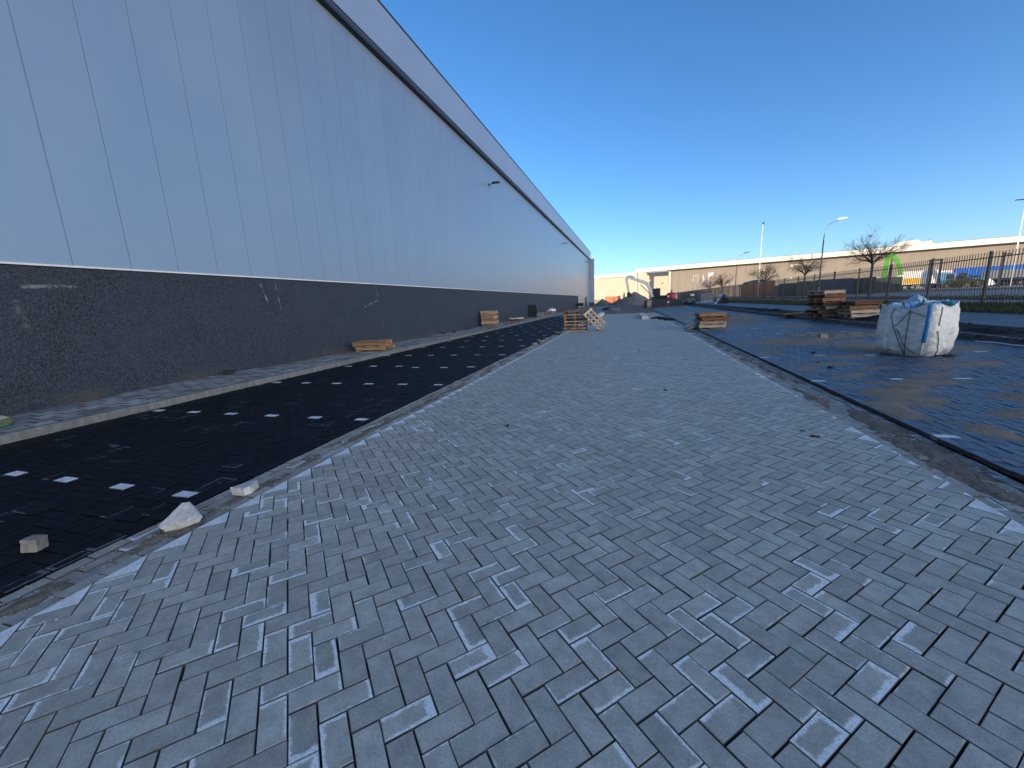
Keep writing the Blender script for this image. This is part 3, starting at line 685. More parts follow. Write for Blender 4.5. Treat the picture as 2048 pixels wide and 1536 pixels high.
# ------------------------------------------------------------------ pallets
def pallet_meshes(L, W, wood_):
    m = {}
    m['board'] = MB().box((0, 0, 0), (L, .105, .026)).mesh('board', wood_); m['wide'] = MB().box((0, 0, 0), (.105, W, .026)).mesh('bottom_board', wood_)
    m['stringer'] = MB().box((0, 0, 0), (L, .085, .098)).mesh('stringer', wood_); m['block'] = MB().box((0, 0, 0), (.15, .10, .098)).mesh('block', M['wood_dark']); m['skid'] = MB().box((0, 0, 0), (L, .105, .026)).mesh('skid_board', wood_); return m
PM = {}
def pallet(L, W, wk, loc, rz, label, group, tilt=None, style='block', seed=0, nb=7):
    """boards run along local x (length L), spread over W; height .148"""
    r = random.Random(seed); key = (L, W, wk)
    if key not in PM: PM[key] = pallet_meshes(L, W, M[wk])
    m = PM[key]; t = thing('pallet', label, 'pallet', loc, rz, group)
    if tilt: t.rotation_euler = tilt
    for i in range(nb):
        v = -W / 2 + .05 + (W - .1) * i / (nb - 1); inst(m['board'], 'board', t, (r.gauss(0, .004), v, .164), (0, 0, r.gauss(0, .004)))
    for i in range(3):
        u = -L / 2 + .08 + (L - .16) * i / 2
        if style == 'block': inst(m['skid'], 'skid_board', t, (0, -W / 2 + .055 + (W - .11) * i / 2, .013))
        else: inst(m['wide'], 'bottom_board', t, (u, 0, .013))
        if style == 'block':
            for j in range(3): inst(m['block'], 'block', t, (u, -W / 2 + .05 + (W - .1) * j / 2, .075))
            inst(m['wide'], 'cross_board', t, (u, 0, .1375))
    if style != 'block':
        for j in range(3): inst(m['stringer'], 'stringer', t, (0, -W / 2 + .05 + (W - .1) * j / 2, .0885))
    return t
ORD = ['lowest', 'second', 'third', 'fourth', 'fifth', 'sixth', 'seventh', 'eighth', 'ninth', 'tenth']
def stack(n, L, W, x, y, z, rz, where, group, woods, seed, style='block', jit=.03, nb=7):
    r = random.Random(seed)
    for k in range(n):
        pos = 'topmost' if k == n - 1 else (ORD[k] + ('' if k == 0 else ' from the ground'))
        wk = woods[k % len(woods)]; cname = {'wood': 'brown', 'wood_pale': 'pale', 'wood_dark': 'dark brown'}[wk]
        pallet(L, W, wk, (x + r.gauss(0, jit), y + r.gauss(0, jit), z + k * .1775), rz + r.gauss(0, jit * 1.2), f'{cname} wooden pallet, {pos} {where}', group, style=style, seed=seed * 50 + k, nb=nb)
stack(2, 1.15, .9, -9.25, 13.05, .122, .12, 'of the low pile lying on the sidewalk', 'low pallet pile on the sidewalk', ['wood'], 1, 'stringer', .03)
stack(6, .95, 1.05, -9.5, 27.2, .122, .0, 'of the tall stack against the dark plinth', 'tall pallet stack by the plinth', ['wood', 'wood_pale'], 2, 'stringer', .015)
stack(6, 1.2, 1.0, -2.85, 22.35, .003, .05, 'of the stack with a pallet leaning on it', 'pallet stack at the left edge of the apron', ['wood_pale', 'wood'], 3, 'block', .02)
lp = pallet(.8, 1.2, 'wood_pale', (-1.80, 22.0, .50), 0, 'pale wooden pallet leaning askew off the stack onto the grey pavers', None, seed=9, nb=6)
lp.matrix_world = Matrix.Translation((-1.80, 22.05, .56)) @ Matrix.Rotation(R(46), 4, 'Y') @ Matrix.Rotation(R(38), 4, 'X') @ Matrix.Rotation(R(90), 4, 'Z') @ Matrix.Translation((0, 0, -.09))
stack(4, 1.15, 1.0, 3.72, 21.3, .06, .08, 'of the four beside the right gutter', 'pallet stack by the right gutter', ['wood_pale', 'wood_pale', 'wood_dark', 'wood'], 4, 'stringer', .04)
stack(7, 1.05, 1.0, 8.95, 22.7, .33, .36, 'of the tallest stack behind the right kerb', 'tallest pallet stack behind the kerb', ['wood', 'wood_dark', 'wood_pale', 'wood_dark'], 5, 'stringer', .05)
stack(4, 1.1, 1.0, 9.75, 21.6, .335, .12, 'of the lower stack behind the right kerb', 'lower pallet stack behind the kerb', ['wood_pale', 'wood_pale', 'wood', 'wood_dark'], 6, 'stringer', .03)
MB().prism([(-1.4, -.4), (1.3, -.5), (1.4, .4), (-1.3, .5)], 0, .05).build('board_sheet', M['wood_dark'], loc=(9.1, 26.4, .36), rz=.5); tag(bpy.data.objects['board_sheet'], 'dark wooden sheet lying beside the tallest pallet stack', 'board')

# ------------------------------------------------------------------ bulk bag
BC = Vector((6.15, 11.15, zr(6.2) + .002)); BR = R(37)
bag = thing('bulk_bag', 'full white woven bulk bag with cords on the dark paving', 'bulk bag', BC, BR)
def bag_pt(th, t, off=0.0):
    """th angle, t 0..1 up the side"""
    c, s = math.cos(th), math.sin(th); pw = 5.0; rr = (abs(c) ** pw + abs(s) ** pw) ** (-1 / pw)
    bul = .50 + .045 * math.sin(PI * min(1, t * 1.05)) - (.05 * max(0, .12 - t) / .12) + .012 * t
    wr = .018 * nz(math.cos(th) * 3, math.sin(th) * 3, t * 9) + .011 * nz(math.cos(th) * 6, math.sin(th) * 6, t * 22) + .007 * nz(math.cos(th) * 14, math.sin(th) * 14, t * 45)
    rad = rr * bul + wr + off; topz = 1.09 + .05 * math.cos(4 * (th - PI / 4)) * 1.0 + .03 * math.cos(th - .3)
    return Vector((rad * c, rad * s, topz * t))
n, mrows = 144, 60; V, F = [], []
for i in range(mrows + 1):
    for j in range(n): V.append(tuple(bag_pt(2 * PI * j / n, i / mrows)))
for i in range(mrows):
    for j in range(n): F.append((i * n + j, i * n + (j + 1) % n, (i + 1) * n + (j + 1) % n, (i + 1) * n + j))
F.append(tuple(reversed(range(n))))
mb = MB(); mb.v, mb.f = V, F; mb.build('bag_body', M['bag'], bag, smooth=True, fix=False)
V, F = [], []; K = 14
def top_pt(th, q):
    p = bag_pt(th, 1.0); s = 1 - q; x, y = p.x * s * .99, p.y * s * .99
    z = p.z - .005 - .04 * math.sin(min(1, q * 5) * PI) + .13 * math.exp(-((x - .28) ** 2 + (y - .12) ** 2) / .06) * min(1, q * 4) + .05 * nz(x * 4, y * 4, 2) * min(1, q * 4) + .03 * nz(x * 11, y * 11, 5) * min(1, q * 4)
    return Vector((x, y, z))
for i in range(K + 1):
    for j in range(n): V.append(tuple(top_pt(2 * PI * j / n, min(.97, i / K))))
for i in range(K):
    for j in range(n): F.append((i * n + j, i * n + (j + 1) % n, (i + 1) * n + (j + 1) % n, (i + 1) * n + j))
F.append(tuple(K * n + j for j in range(n))); mb = MB(); mb.v, mb.f = V, F; mb.build('bag_top', M['bag_top'], bag, smooth=True, fix=False)
def cord(pts, mat='cord', rad=.007, name='cord', off=.012):
    P_ = []
    for a, b in zip(pts, pts[1:]):
        for k in range(8): t = k / 8; P_.append(bag_pt(a[0] + (b[0] - a[0]) * t, a[1] + (b[1] - a[1]) * t, off))
    P_.append(bag_pt(pts[-1][0], pts[-1][1], off)); MB().tube(P_, rad, 5).build(name, M[mat], bag, smooth=True)
F0 = R(270)   # local -y face is turned towards the camera-left
cam_th = math.atan2(-BC.y, -BC.x) - BR     # direction to the camera in bag space
C0 = cam_th
cord([(C0 - .75, .98), (C0 - .80, .80), (C0 - .25, .02)]); cord([(C0 - .25, .95), (C0 - .62, .62)]); cord([(C0 - .22, .97), (C0 - .25, .02)])
cord([(C0 - .55, .58), (C0 - .28, .22), (C0 + .10, .03)]); cord([(C0 - .2, .93), (C0 + .25, .75)]); cord([(C0 + .62, .95), (C0 + .52, .6)]); cord([(C0 + .50, .5), (C0 + .75, .02)])
def ribbon(th0, t0, th1, t1, wd, mat, name, off=.012):
    V, F = [], []
    for k in range(21):
        t = k / 20; th = th0 + (th1 - th0) * t; tt = t0 + (t1 - t0) * t
        for s in (-1, 1): V.append(tuple(bag_pt(th + s * wd / 2 / .6, tt, off)))
    for k in range(20): F.append((2 * k, 2 * k + 1, 2 * k + 3, 2 * k + 2))
    mb = MB(); mb.v, mb.f = V, F; o = mb.build(name, M[mat], bag, smooth=True); sm = o.modifiers.new('s', 'SOLIDIFY'); sm.thickness = .006
ribbon(C0 + .27, 1.0, C0 + .22, .28, .06, 'strap', 'strap'); ribbon(C0 + .22, .27, C0 + .21, .02, .03, 'whitepaint', 'seam_tape', .006)
ribbon(C0 - .93, .97, C0 - .90, .1, .025, 'whitepaint', 'seam_tape', .006)
lb = MB(); p0 = top_pt(C0 - .35, .28); 
lb.box(p0 + Vector((0, 0, .06)), (.11, .02, .17), M=Matrix.Rotation(R(-20), 3, 'X') @ Matrix.Rotation(R(15), 3, 'Z')); lb.build('blue_tag', M['strap'], bag)
for a, b in ((C0 - .9, C0 + .1), (C0 - .5, C0 + .75), (C0 - .15, C0 + 2.6), (C0 + .3, C0 + 2.2)):
    pts = []
    A_, B_ = top_pt(a, .02), top_pt(b, .02)
    for k in range(13):
        t = k / 12; p = A_.lerp(B_, t); th = math.atan2(p.y, p.x); rr_ = p.xy.length / max(.05, bag_pt(th, 1).xy.length); q = top_pt(th, max(.02, 1 - rr_)); pts.append((p.x, p.y, q.z + .014))
    MB().tube(pts, .007, 5).build('cord', M['cord'], bag, smooth=True)
rk = random.Random(5); mb = MB(); kp = bag_pt(C0 + .98, 1.0)
pts = [kp + Vector((rk.gauss(0, .05), rk.gauss(0, .05), .03 + rk.random() * .1)) for _ in range(22)]; mb.tube(pts, .012, 5); mb.build('knot', M['turq'], bag, smooth=True)
for th, hh in ((C0 - .55, .16), (C0 + .05, .16), (C0 - 1.0, .06)):
    b0 = bag_pt(th, 1.0); MB().tube([b0, b0 + Vector((.05, .0, hh)), b0 + Vector((.12, .03, hh * .9)), b0 + Vector((.16, .02, -.02))], .009, 5).build('lifting_loop', M['cord'], bag, smooth=True)
g0 = bag_pt(C0 + .75, .02); MB().tube([g0, g0 + Vector((.1, -.12, .0)), g0 + Vector((.02, -.3, .004)), g0 + Vector((-.3, -.42, .006))], .008, 5).build('cord', M['cord'], bag, smooth=True)
mb = MB(); 
for k in range(7): mb.box((-.1 + k * .03, -.64 + (k % 3) * .015, .01 + (k % 2) * .02), (.16, .1, .02), rz=.3 * k)
mb.build('torn_flap', M['blackp'], bag)

# ------------------------------------------------------------------ loose stones
def stone(name, label, cat, outline, h, loc, rot, mat, bevel=.008):
    o = MB().prism(outline, 0, h).build(name, mat, loc=loc, bevel=bevel); o.rotation_euler = rot
    if h > .07 and loc[1] < 4:
        bm = bmesh.new(); bm.from_mesh(o.data); bmesh.ops.triangulate(bm, faces=bm.faces); bmesh.ops.subdivide_edges(bm, edges=bm.edges, cuts=7, use_grid_fill=True); bm.normal_update()
        for v in bm.verts: v.co += v.normal * (.0035 * nz(v.co.x * 25, v.co.y * 25, v.co.z * 25) + .0025 * nz(v.co.x * 70, v.co.y * 70, v.co.z * 70))
        bm.to_mesh(o.data); bm.free()
    return tag(o, label, cat)
hat = [(-.11, -.03), (-.05, -.09), (.13, -.06), (.12, .05), (-.08, .07)]
stone('loose_paver', 'pale broken edge stone lying flat in the gutter beside the left lane', 'stone', [(-.085, -.06), (.06, -.075), (.085, -.02), (.06, .10), (.03, .105)], .075, (-3.40, 2.60, .0), (0, 0, .15), M['concrete'])
stone('loose_paver', 'pale grey wedge stone tipped up on its edge at the apron border', 'stone', [(-.13, -.05), (-.10, -.08), (.12, -.05), (.13, .0), (.05, .11), (-.01, .12)], .08, (-3.37, 2.05, .028), (R(32), R(-8), R(28)), M['concrete'])
stone('half_brick', 'brownish half brick standing on the black left lane', 'brick', [(-.05, -.045), (.05, -.045), (.05, .045), (-.05, .045)], .095, (-4.12, 1.53, .004), (R(-4), R(5), R(25)), M['brownconc'])
stone('brick', 'dull brown brick lying in front of the sand heap', 'brick', [(-.11, -.06), (.11, -.06), (.11, .06), (-.11, .06)], .16, (5.86, 14.85, zr(5.86)), (0, 0, .25), M['brownconc'])
for (x, y, s, lab) in ((-10.05, 7.85, .11, 'black stone block by the plinth, with nothing near it'), (-10.0, 20.6, .09, 'black stone block close to the plinth beyond the low pallet pile'), (-9.75, 21.5, .12, 'black stone block in the middle of the sidewalk before the tall pallet stack'), (-10.05, 24.2, .12, 'black stone block by the plinth just before the tall pallet stack')):
    stone('stone_block', lab, 'stone', [(-s, -s * .6), (s * .9, -s * .7), (s, s * .6), (-s * .8, s * .7)], s * 1.0, (x, y, .118), (0, 0, .3), M['darkstone'])
for (x, y, s) in ((.62, 7.3, .05), (-1.55, 4.9, .045), (1.4, 11, .04), (.3, 13, .05), (2.0, 5.0, .05), (-.6, 17, .05), (1.95, 5.2, .03)):
    o = stone('stone_chip', 'small dark stone chip lying on the grey pavers', 'stone', [(-s, -s * .3), (s * .7, -s * .4), (s, s * .2), (-s * .4, s * .4)], s * .35, (x, y, .001), (0, 0, x * 3), M['darkstone'], .003); o['group'] = 'chips on the pavers'
for (x, y, s) in ((3.9, 9.4, .05), (4.4, 11.6, .06), (3.95, 10.1, .035), (5.4, 26, .12), (6.6, 31, .1), (3.3, 4.2, .03)):
    o = stone('stone_chip', 'dark stone chip lying on the dark right paving', 'stone', [(-s, -s * .5), (s * .7, -s * .6), (s, s * .4), (-s * .4, s * .6)], s * .7, (x, y, zr(x)), (0, 0, x * 3), M['darkstone'], .003); o['group'] = 'chips on the right lane'
for k in range(8):
    x = GL0 + .1 + .03 * (k % 3); y = 15.2 + k * .5 + (k > 4) * 2.2; s = .10 + .03 * (k % 3)
    o = stone('loose_brick', 'dark loose brick lying in the left gutter', 'brick', [(-s, -.05), (s, -.055), (s, .05), (-s, .05)], .08, (x, y, 0), (0, 0, 1.2 + k), M['darkstone'] if k % 2 else M['brownconc'], .004); o['group'] = 'loose bricks in the left gutter'
# yellow sack at the sidewalk edge of view
t = thing('sack', 'crumpled olive and green sack on the sidewalk', 'sack', (-9.33, 3.36, .12), .5)
MB().box((0, 0, .05), (.5, .34, .1), taper=.8).build('sack_body', plain('sack_olive', (.24, .19, .07), .7), t, bevel=.03); MB().box((.02, -.01, .125), (.44, .26, .05), taper=.7).build('folded_top', plain('sack_cream', (.5, .47, .35), .7), t, bevel=.015); MB().box((.2, -.1, .03), (.22, .18, .05)).build('green_panel', plain('sack_green', (.10, .22, .09), .7), t, bevel=.01)

# ------------------------------------------------------------------ strips and scraps by the right kerb
for k, (pts, lab) in enumerate((([(8.35, 12.9), (8.5, 12.5), (8.45, 12.0), (8.6, 11.6), (8.2, 11.3)], 'white torn strap trailing along the foot of the right kerb'), ([(8.3, 14.2), (8.55, 13.8), (8.3, 13.5)], 'short white torn strap behind the bulk bag'))):
    mb = MB(); q = [Vector((x, y, zr(x) + .02)) for x, y in pts]; s = []
    for a, b in zip(q, q[1:]): s += [a.lerp(b, t / 5) for t in range(5)]
    mb.tube(s, .018, 5); tag(mb.build('strap_scrap', M['whitepaint'], smooth=True), lab, 'strap')
# crumpled film by the four-pallet stack
def blob(name, label, cat, c, size, mat, seed, res=3, amp=.3):
    bm = bmesh.new(); bmesh.ops.create_icosphere(bm, subdivisions=res, radius=1)
    for v in bm.verts:
        d = 1 + amp * nz(v.co.x * 1.7 + seed, v.co.y * 1.7, v.co.z * 1.7) + amp * .6 * nz(v.co.x * 5 + seed, v.co.y * 5, v.co.z * 5); v.co = Vector((v.co.x * size[0] * d, v.co.y * size[1] * d, max(-.3, v.co.z) * size[2] * d))
    me = bpy.data.meshes.new(name); bm.to_mesh(me); bm.free(); me.materials.append(mat); o = bpy.data.objects.new(name, me); COL.objects.link(o); o.location = c
    return tag(o, label, cat) if label else o
blob('plastic_film', 'crumpled clear plastic film beside the four pallets', 'plastic film', (2.95, 21.7, .2), (.3, .35, .3), plain('film', (.45, .5, .55), .25, .2, 8, .6, 12), 3, 4, .5)
MB().bar((2.6, 20.6, .05), (3.2, 21.3, .18), .1, .03).build('plank', M['wood']); tag(bpy.data.objects['plank'], 'loose plank leaning on the four-pallet stack by the gutter', 'plank')
MB().tube([(2.45, 20.2, .02), (2.7, 19.6, .02), (3.0, 19.5, .02), (3.1, 19.8, .02)], .02, 6).build('hose', M['cord'], smooth=True); tag(bpy.data.objects['hose'], 'dark hose lying on the gutter before the four-pallet stack', 'hose')

# ------------------------------------------------------------------ street lamps and masts behind the fence
def street_lamp(x, y, top, label, head='whitepaint'):
    t = thing('street_lamp', label, 'street lamp', (x, y, zr(x)), group='street lamps behind the fence'); h = top - zr(x)
    MB().tube([(0, 0, 0), (0, 0, 1.2)], .085, 10).build('base_sleeve', M['lampgrey'], t, smooth=True)
    MB().tube([(0, 0, 1.2), (0, 0, h - 1.7)], [.07, .055], 10).build('pole', M['lampgrey'], t, smooth=True)
    MB().tube([(0, 0, h - 1.7), (.02, 0, h - 1.0), (.08, 0, h - .55), (.3, 0, h - .27), (.75, 0, h - .08), (1.0, 0, h)], [.04] * 6, 8).build('arm', M['galv'], t, smooth=True)
    MB().prism([(.95, -.05), (1.1, -.09), (1.75, -.06), (1.75, .02), (1.5, .10), (1.1, .11), (.95, .04)], -.11, .11, 'y').build('lamp_head', M[head], t, loc=(0, 0, h)).rotation_euler = (0, R(-7), 0)
    return t
street_lamp(*dep_xy(1638, 39.5), 8.0, 'grey street lamp with bright curved head behind the tallest pallet stack')
street_lamp(*dep_xy(1471, 67), 8.0, 'grey street lamp with curved arm between the bare trees', 'lampgrey')
def mast(x, y, top, label, kind):
    t = thing('light_mast', label, 'light mast', (x, y, zr(x)), group='tall masts'); h = top - zr(x)
    MB().tube([(0, 0, 0), (0, 0, h)], [.12, .06], 10).build('pole', M['whitepaint'], t, smooth=True)
    if kind: 
        for s in (-1, 1): MB().prism([(.2 * s, -.25), (1.4 * s, -.2), (1.4 * s, .2), (.2 * s, .25)], h, h + .12).build('flood_lamp', M['metal_dark'], t)
        MB().box((0, 0, h), (.6, .3, .12)).build('head_plate', M['metal_dark'], t)
    else: MB().box((.05, 0, h + .12), (.25, .2, .35)).build('lamp_head', M['metal_dark'], t)
mast(*dep_xy(1517, 82), 15.0, 'tall slim white mast with one small lamp between two trees', 0)
mast(*dep_xy(2020, 70), 15.0, 'tall pale mast with a wide twin flood lamp head beside the trucks', 1)
# flag poles
for k, (pxx, flag, lab) in enumerate(((1386, 0, 'white flagpole without flag, farthest from the flags'), (1395.5, 0, 'white flagpole without flag, next to the hanging flag'), (1405.5, 1, 'white flagpole with white flag drooping low'), (1415.5, 2, 'white flagpole with white flag at the top'))):
    x, y = dep_xy(pxx, 120)
    t = thing('flagpole', lab, 'flagpole', (x, y, zr(x)), group='flagpoles'); MB().tube([(0, 0, 0), (0, 0, 7.0 + (flag == 2) * .4)], [.10, .07], 8).build('pole', M['whitepaint'], t, smooth=True)
    if flag == 1: MB().prism([(.05, 6.6), (.25, 6.0), (.5, 5.0), (1.1, 4.0), (.4, 3.9), (.05, 3.9)], -.03, .03, 'y').build('flag', M['whitepaint'], t, loc=(0, 0, 0))
    if flag == 2: MB().prism([(.05, 7.3), (1.5, 7.4), (1.2, 6.5), (.5, 6.1), (.05, 6.2)], -.03, .03, 'y').build('flag', M['whitepaint'], t)

# ------------------------------------------------------------------ bare trees
def bare_tree(x, y, H, fork, spread, seed, label):
    r = random.Random(seed); t = thing('bare_tree', label, 'tree', (x, y, zr(x)), group='bare trees on the verge'); tr = MB(); cr = MB()
    tr.tube([(0, 0, -.1), (.02, .01, fork * .5), (0, .02, fork)], [.15, .115, .10], 8)
    def branch(p, d, L, rad, lev):
        pts = [p]; rads = [rad]; q = Vector(p); dd = Vector(d); n = 4
        for i in range(n):
            dd = (dd + Vector((r.gauss(0, .13), r.gauss(0, .13), r.gauss(.05, .08)))).normalized(); q = q + dd * L / n; pts.append(q.copy()); rads.append(max(.005, rad * (1 - .65 * (i + 1) / n)))
        cr.tube(pts, rads, 5 if lev < 2 else 3, cap=False)
        if lev >= 3: return
        for k in range((6, 6, 5)[lev]):
            i = r.randint(1, n) if lev else r.randint(1, n); a = r.random() * 6.3; u = dd.orthogonal().normalized(); v = dd.cross(u)
            nd = (dd * r.uniform(.75, 1.1) + (u * math.cos(a) + v * math.sin(a)) * r.uniform(.5, .9)).normalized()
            branch(pts[i], nd, L * r.uniform(.45, .7), max(.006, rads[i] * .55), lev + 1)
    for k in range(8):
        a = k * 2.4 + r.random() * .6; up = r.uniform(.3, 1.1); d = Vector((math.cos(a), math.sin(a), up)).normalized()
        branch(Vector((0, 0, fork + (k % 3) * .12 - .12)), d, spread * r.uniform(.5, .72) * (1.15 if up > .6 else 1), .06, 0)
    branch(Vector((0, .02, fork)), Vector((0, 0, 1)), (H - fork) * .62, .07, 0)
    tr.build('trunk', M['bark'], t, smooth=True, fix=False); cr.build('crown', M['bark'], t, smooth=True, fix=False)
for pxx, dep, H, fk, spd, sd, lab in ((1740, 38, 5.9, 3.1, 2.35, 1, 'widest bare tree on the verge, rising over the green containers'), (1608, 55, 5.3, 3.0, 2.6, 2, 'bare tree beside the lamp behind the tallest pallet stack'), (1530, 67, 5.3, 2.6, 2.4, 3, 'small bare tree just past the tall slim mast'), (1444, 94, 5.6, 2.6, 2.9, 4, 'bare tree between the flagpoles and the plain street lamp'), (1419, 118, 5.9, 2.8, 2.9, 5, 'bare tree among the white flags')):
    x, y = dep_xy(pxx, dep); bare_tree(x, y, H, fk, spd, sd, lab)

# ------------------------------------------------------------------ bird
bx = RIGHT * ((1741 - 1024) / 800 * 40) + UP * ((768 - 473) / 800 * 40) + FWD * 40 + Vector((0, 0, EYE))
t = thing('bird', 'small dark bird flying above the widest bare tree', 'bird', bx, .6)
MB().tube([(-.16, 0, 0), (-.06, 0, .01), (.05, 0, .02), (.14, 0, .03), (.19, 0, .03)], [.01, .05, .06, .035, .008], 8).build('body', M['darkstone'], t, smooth=True)
for s in (-1, 1): MB().prism([(-.06, 0), (.06, 0), (.05, .16 * s), (-.03, .30 * s), (-.08, .18 * s)], .02, .03).build('wing', M['darkstone'], t).rotation_euler = (R(28) * s, 0, 0)

# ------------------------------------------------------------------ far end of the site
def heap(name, label, x, y, rx, ry, h, seed, mat):
    V, F = [], []; n = 40
    for i in range(13):
        q = i / 12
        for j in range(n):
            a = 2 * PI * j / n; rr_ = q * (1 + .18 * nz(math.cos(a) * 1.4 + seed, math.sin(a) * 1.4, seed)); hx, hy = rx * rr_ * math.cos(a), ry * rr_ * math.sin(a)
            V.append((hx, hy, h * max(0, (1 - q) ** .9) * (1 + .12 * nz(hx, hy, seed)) + .10 * nz(hx * 2, hy * 2, seed) * (1 - q) - .05 * (q > .95)))
    for i in range(12):
        for j in range(n): F.append((i * n + j, i * n + (j + 1) % n, (i + 1) * n + (j + 1) % n, (i + 1) * n + j))
    mb = MB(); mb.v, mb.f = V, F; o = mb.build(name, mat, smooth=True, loc=(x, y, .01), fix=False); return tag(o, label, 'sand heap')
heap('sand_heap', 'large grey sand heap under the excavator arm', 1.3, 108, 5.2, 4.5, 3.3, 1, M['heap'])
heap('sand_heap', 'low dark heap behind the warehouse end, against the brick base', -7.3, 118, 2.6, 2.4, 1.9, 2, M['dirt'])
heap('sand_heap', 'low dark heap between the brick base and the large heap', -2.6, 116, 2.6, 2.2, 1.8, 3, M['dirt'])
# excavator
ex = thing('excavator', 'excavator with white arm and black cab beside the large sand heap', 'excavator', (5.6, 91, .02), R(180)); ex.scale = (1.08, 1.2, 1.12)
for s in (-1, 1):
    tk = MB().prism([(-1.6, .35), (-1.3, .05), (1.3, .05), (1.6, .35), (1.35, .75), (-1.35, .75)], s * .85 - .22, s * .85 + .22, 'y').build('track', M['rubber'], ex, bevel=.05)
MB().prism([(-1.7, .85), (1.2, .85), (1.3, 1.1), (1.2, 1.35), (-.4, 1.75), (-1.6, 1.75), (-1.85, 1.4)], -1.1, 1.1, 'y').build('body', M['blackp'], ex, bevel=.05)
cab = MB().prism([(-.5, 1.0), (1.05, 1.0), (1.15, 1.7), (.85, 3.05), (-.5, 3.1)], -1.1, -.05, 'y').build('cab', M['blackp'], ex, bevel=.05)
MB().prism([(.2, 1.75), (1.0, 1.75), (.78, 2.6), (.2, 2.62)], -1.115, -1.1, 'y').build('cab_window', M['glass'], cab); MB().box((1.06, -.57, 2.15), (.02, .8, .8), M=Matrix.Rotation(R(-14), 3, 'Y')).build('cab_window', M['glass'], cab)
MB().box((.2, -.6, 3.15), (.15, .1, .16)).build('beacon', M['orange'], cab)
def limb(name, pts, wd):
    mb = MB(); mb.prism(pts, .35 - wd / 2, .35 + wd / 2, 'y'); return mb.build(name, M['whitepaint'], ex, bevel=.03)
limb('boom', [(.7, 1.55), (1.1, 1.45), (2.0, 3.4), (2.3, 3.85), (5.6, 5.2), (5.75, 5.55), (5.5, 5.62), (2.2, 4.5), (1.55, 3.9)], .32)
limb('stick', [(5.2, 5.6), (5.75, 5.7), (6.1, 5.0), (5.6, 2.7), (5.35, 2.6), (5.25, 2.9), (5.6, 4.9)], .26)
MB().bar((1.5, .35, 2.2), (3.2, .35, 3.9), .14, .14).build('hydraulic_ram', M['metal_dark'], ex); MB().bar((3.3, .35, 4.65), (5.4, .35, 5.75), .12, .12).build('hydraulic_ram', M['metal_dark'], ex)
MB().prism([(5.4, 2.75), (5.75, 2.4), (5.7, 1.9), (5.2, 1.6), (4.7, 1.9), (4.9, 2.3)], -.15, .85, 'y').build('bucket', M['metal_dark'], ex)
# red tank machine and grey machine beside it
rt = thing('mixer', 'small red site mixer beside the black excavator cab', 'mixer', (8.0, 88, .02))
MB().tube([(0, 0, .6), (0, 0, .9), (0, 0, 2.1), (0, 0, 2.45)], [.5, .95, .95, .45], 16).build('drum', M['red'], rt, smooth=True); MB().tube([(0, 0, 2.45), (.15, 0, 3.0)], [.14, .1], 8).build('neck', M['red'], rt)
for a in range(4): MB().bar((.75 * math.cos(a * 1.57 + .8), .75 * math.sin(a * 1.57 + .8), 0), (.55 * math.cos(a * 1.57 + .8), .55 * math.sin(a * 1.57 + .8), .8), .1, .1).build('leg', M['metal_dark'], rt)
MB().box((.9, -.2, 1.6), (.3, .5, .9)).build('control_box', M['whitepaint'], rt); MB().box((-.6, -.8, 1.7), (.35, .1, .35)).build('label_plate', M['whitepaint'], rt)
gm = thing('compactor', 'grey tarped compactor between the mixer and the open crate', 'compactor', (10.4, 80, .02))
MB().box((0, 0, .7), (1.8, 1.2, 1.0), taper=.85).build('tarp', plain('tarp', (.12, .13, .12), .7), gm, bevel=.15); MB().tube([(-.5, 0, 1.4), (.2, 0, 1.9), (.7, 0, 1.6)], .1, 6).build('handle', M['blackp'], gm); MB().box((.4, 0, 1.75), (.7, .5, .35)).build('engine', M['whitepaint'], gm, bevel=.05)
for s in (-1, 1): MB().tube([(s * .6, -.65, .35), (s * .6, .65, .35)], .35, 14).build('roller', M['rubber'], gm)
cr = thing('crate', 'open grey mesh crate on a pale pallet past the black paver stacks', 'crate', (12.6, 76, .3))
for k in range(5): MB().box((-.9 + k * .45, -.6, .95), (.05, .05, 1.2)).build('bar', M['galv'], cr)
for z in (.4, 1.0, 1.55): MB().box((0, -.6, z), (1.9, .04, .06)).build('rail', M['galv'], cr)
MB().box((0, .3, .9), (1.85, .05, 1.2)).build('back_panel', M['lampgrey'], cr); MB().box((0, 0, .15), (2, 1.3, .3)).build('base', M['concrete'], cr)
# stacked rolls / bundles by the verge
for k, (dx, dz) in enumerate(((-.55, .3), (0, .3), (.55, .3), (-.28, .78), (.28, .78), (0, 1.26))):
    t = thing('pipe', 'short pale pipe, ' + ('topmost' if k == 5 else 'one of the upper pair' if k > 2 else 'one of the lowest three') + ' of the pile near the fence foot', 'pipe', (12.2 + dx, 62, .36 + dz - .28), .0, 'pipes piled by the fence')
    MB().tube([(0, -1.0, .0), (0, 1.0, .0)], .27, 16, cap=False).build('pipe_wall', M['whitepaint'] if k != 4 else M['blackp'], t, smooth=True); MB().tube([(0, -.98, 0), (0, .98, 0)], .21, 12).build('bore', M['blackp'], t)
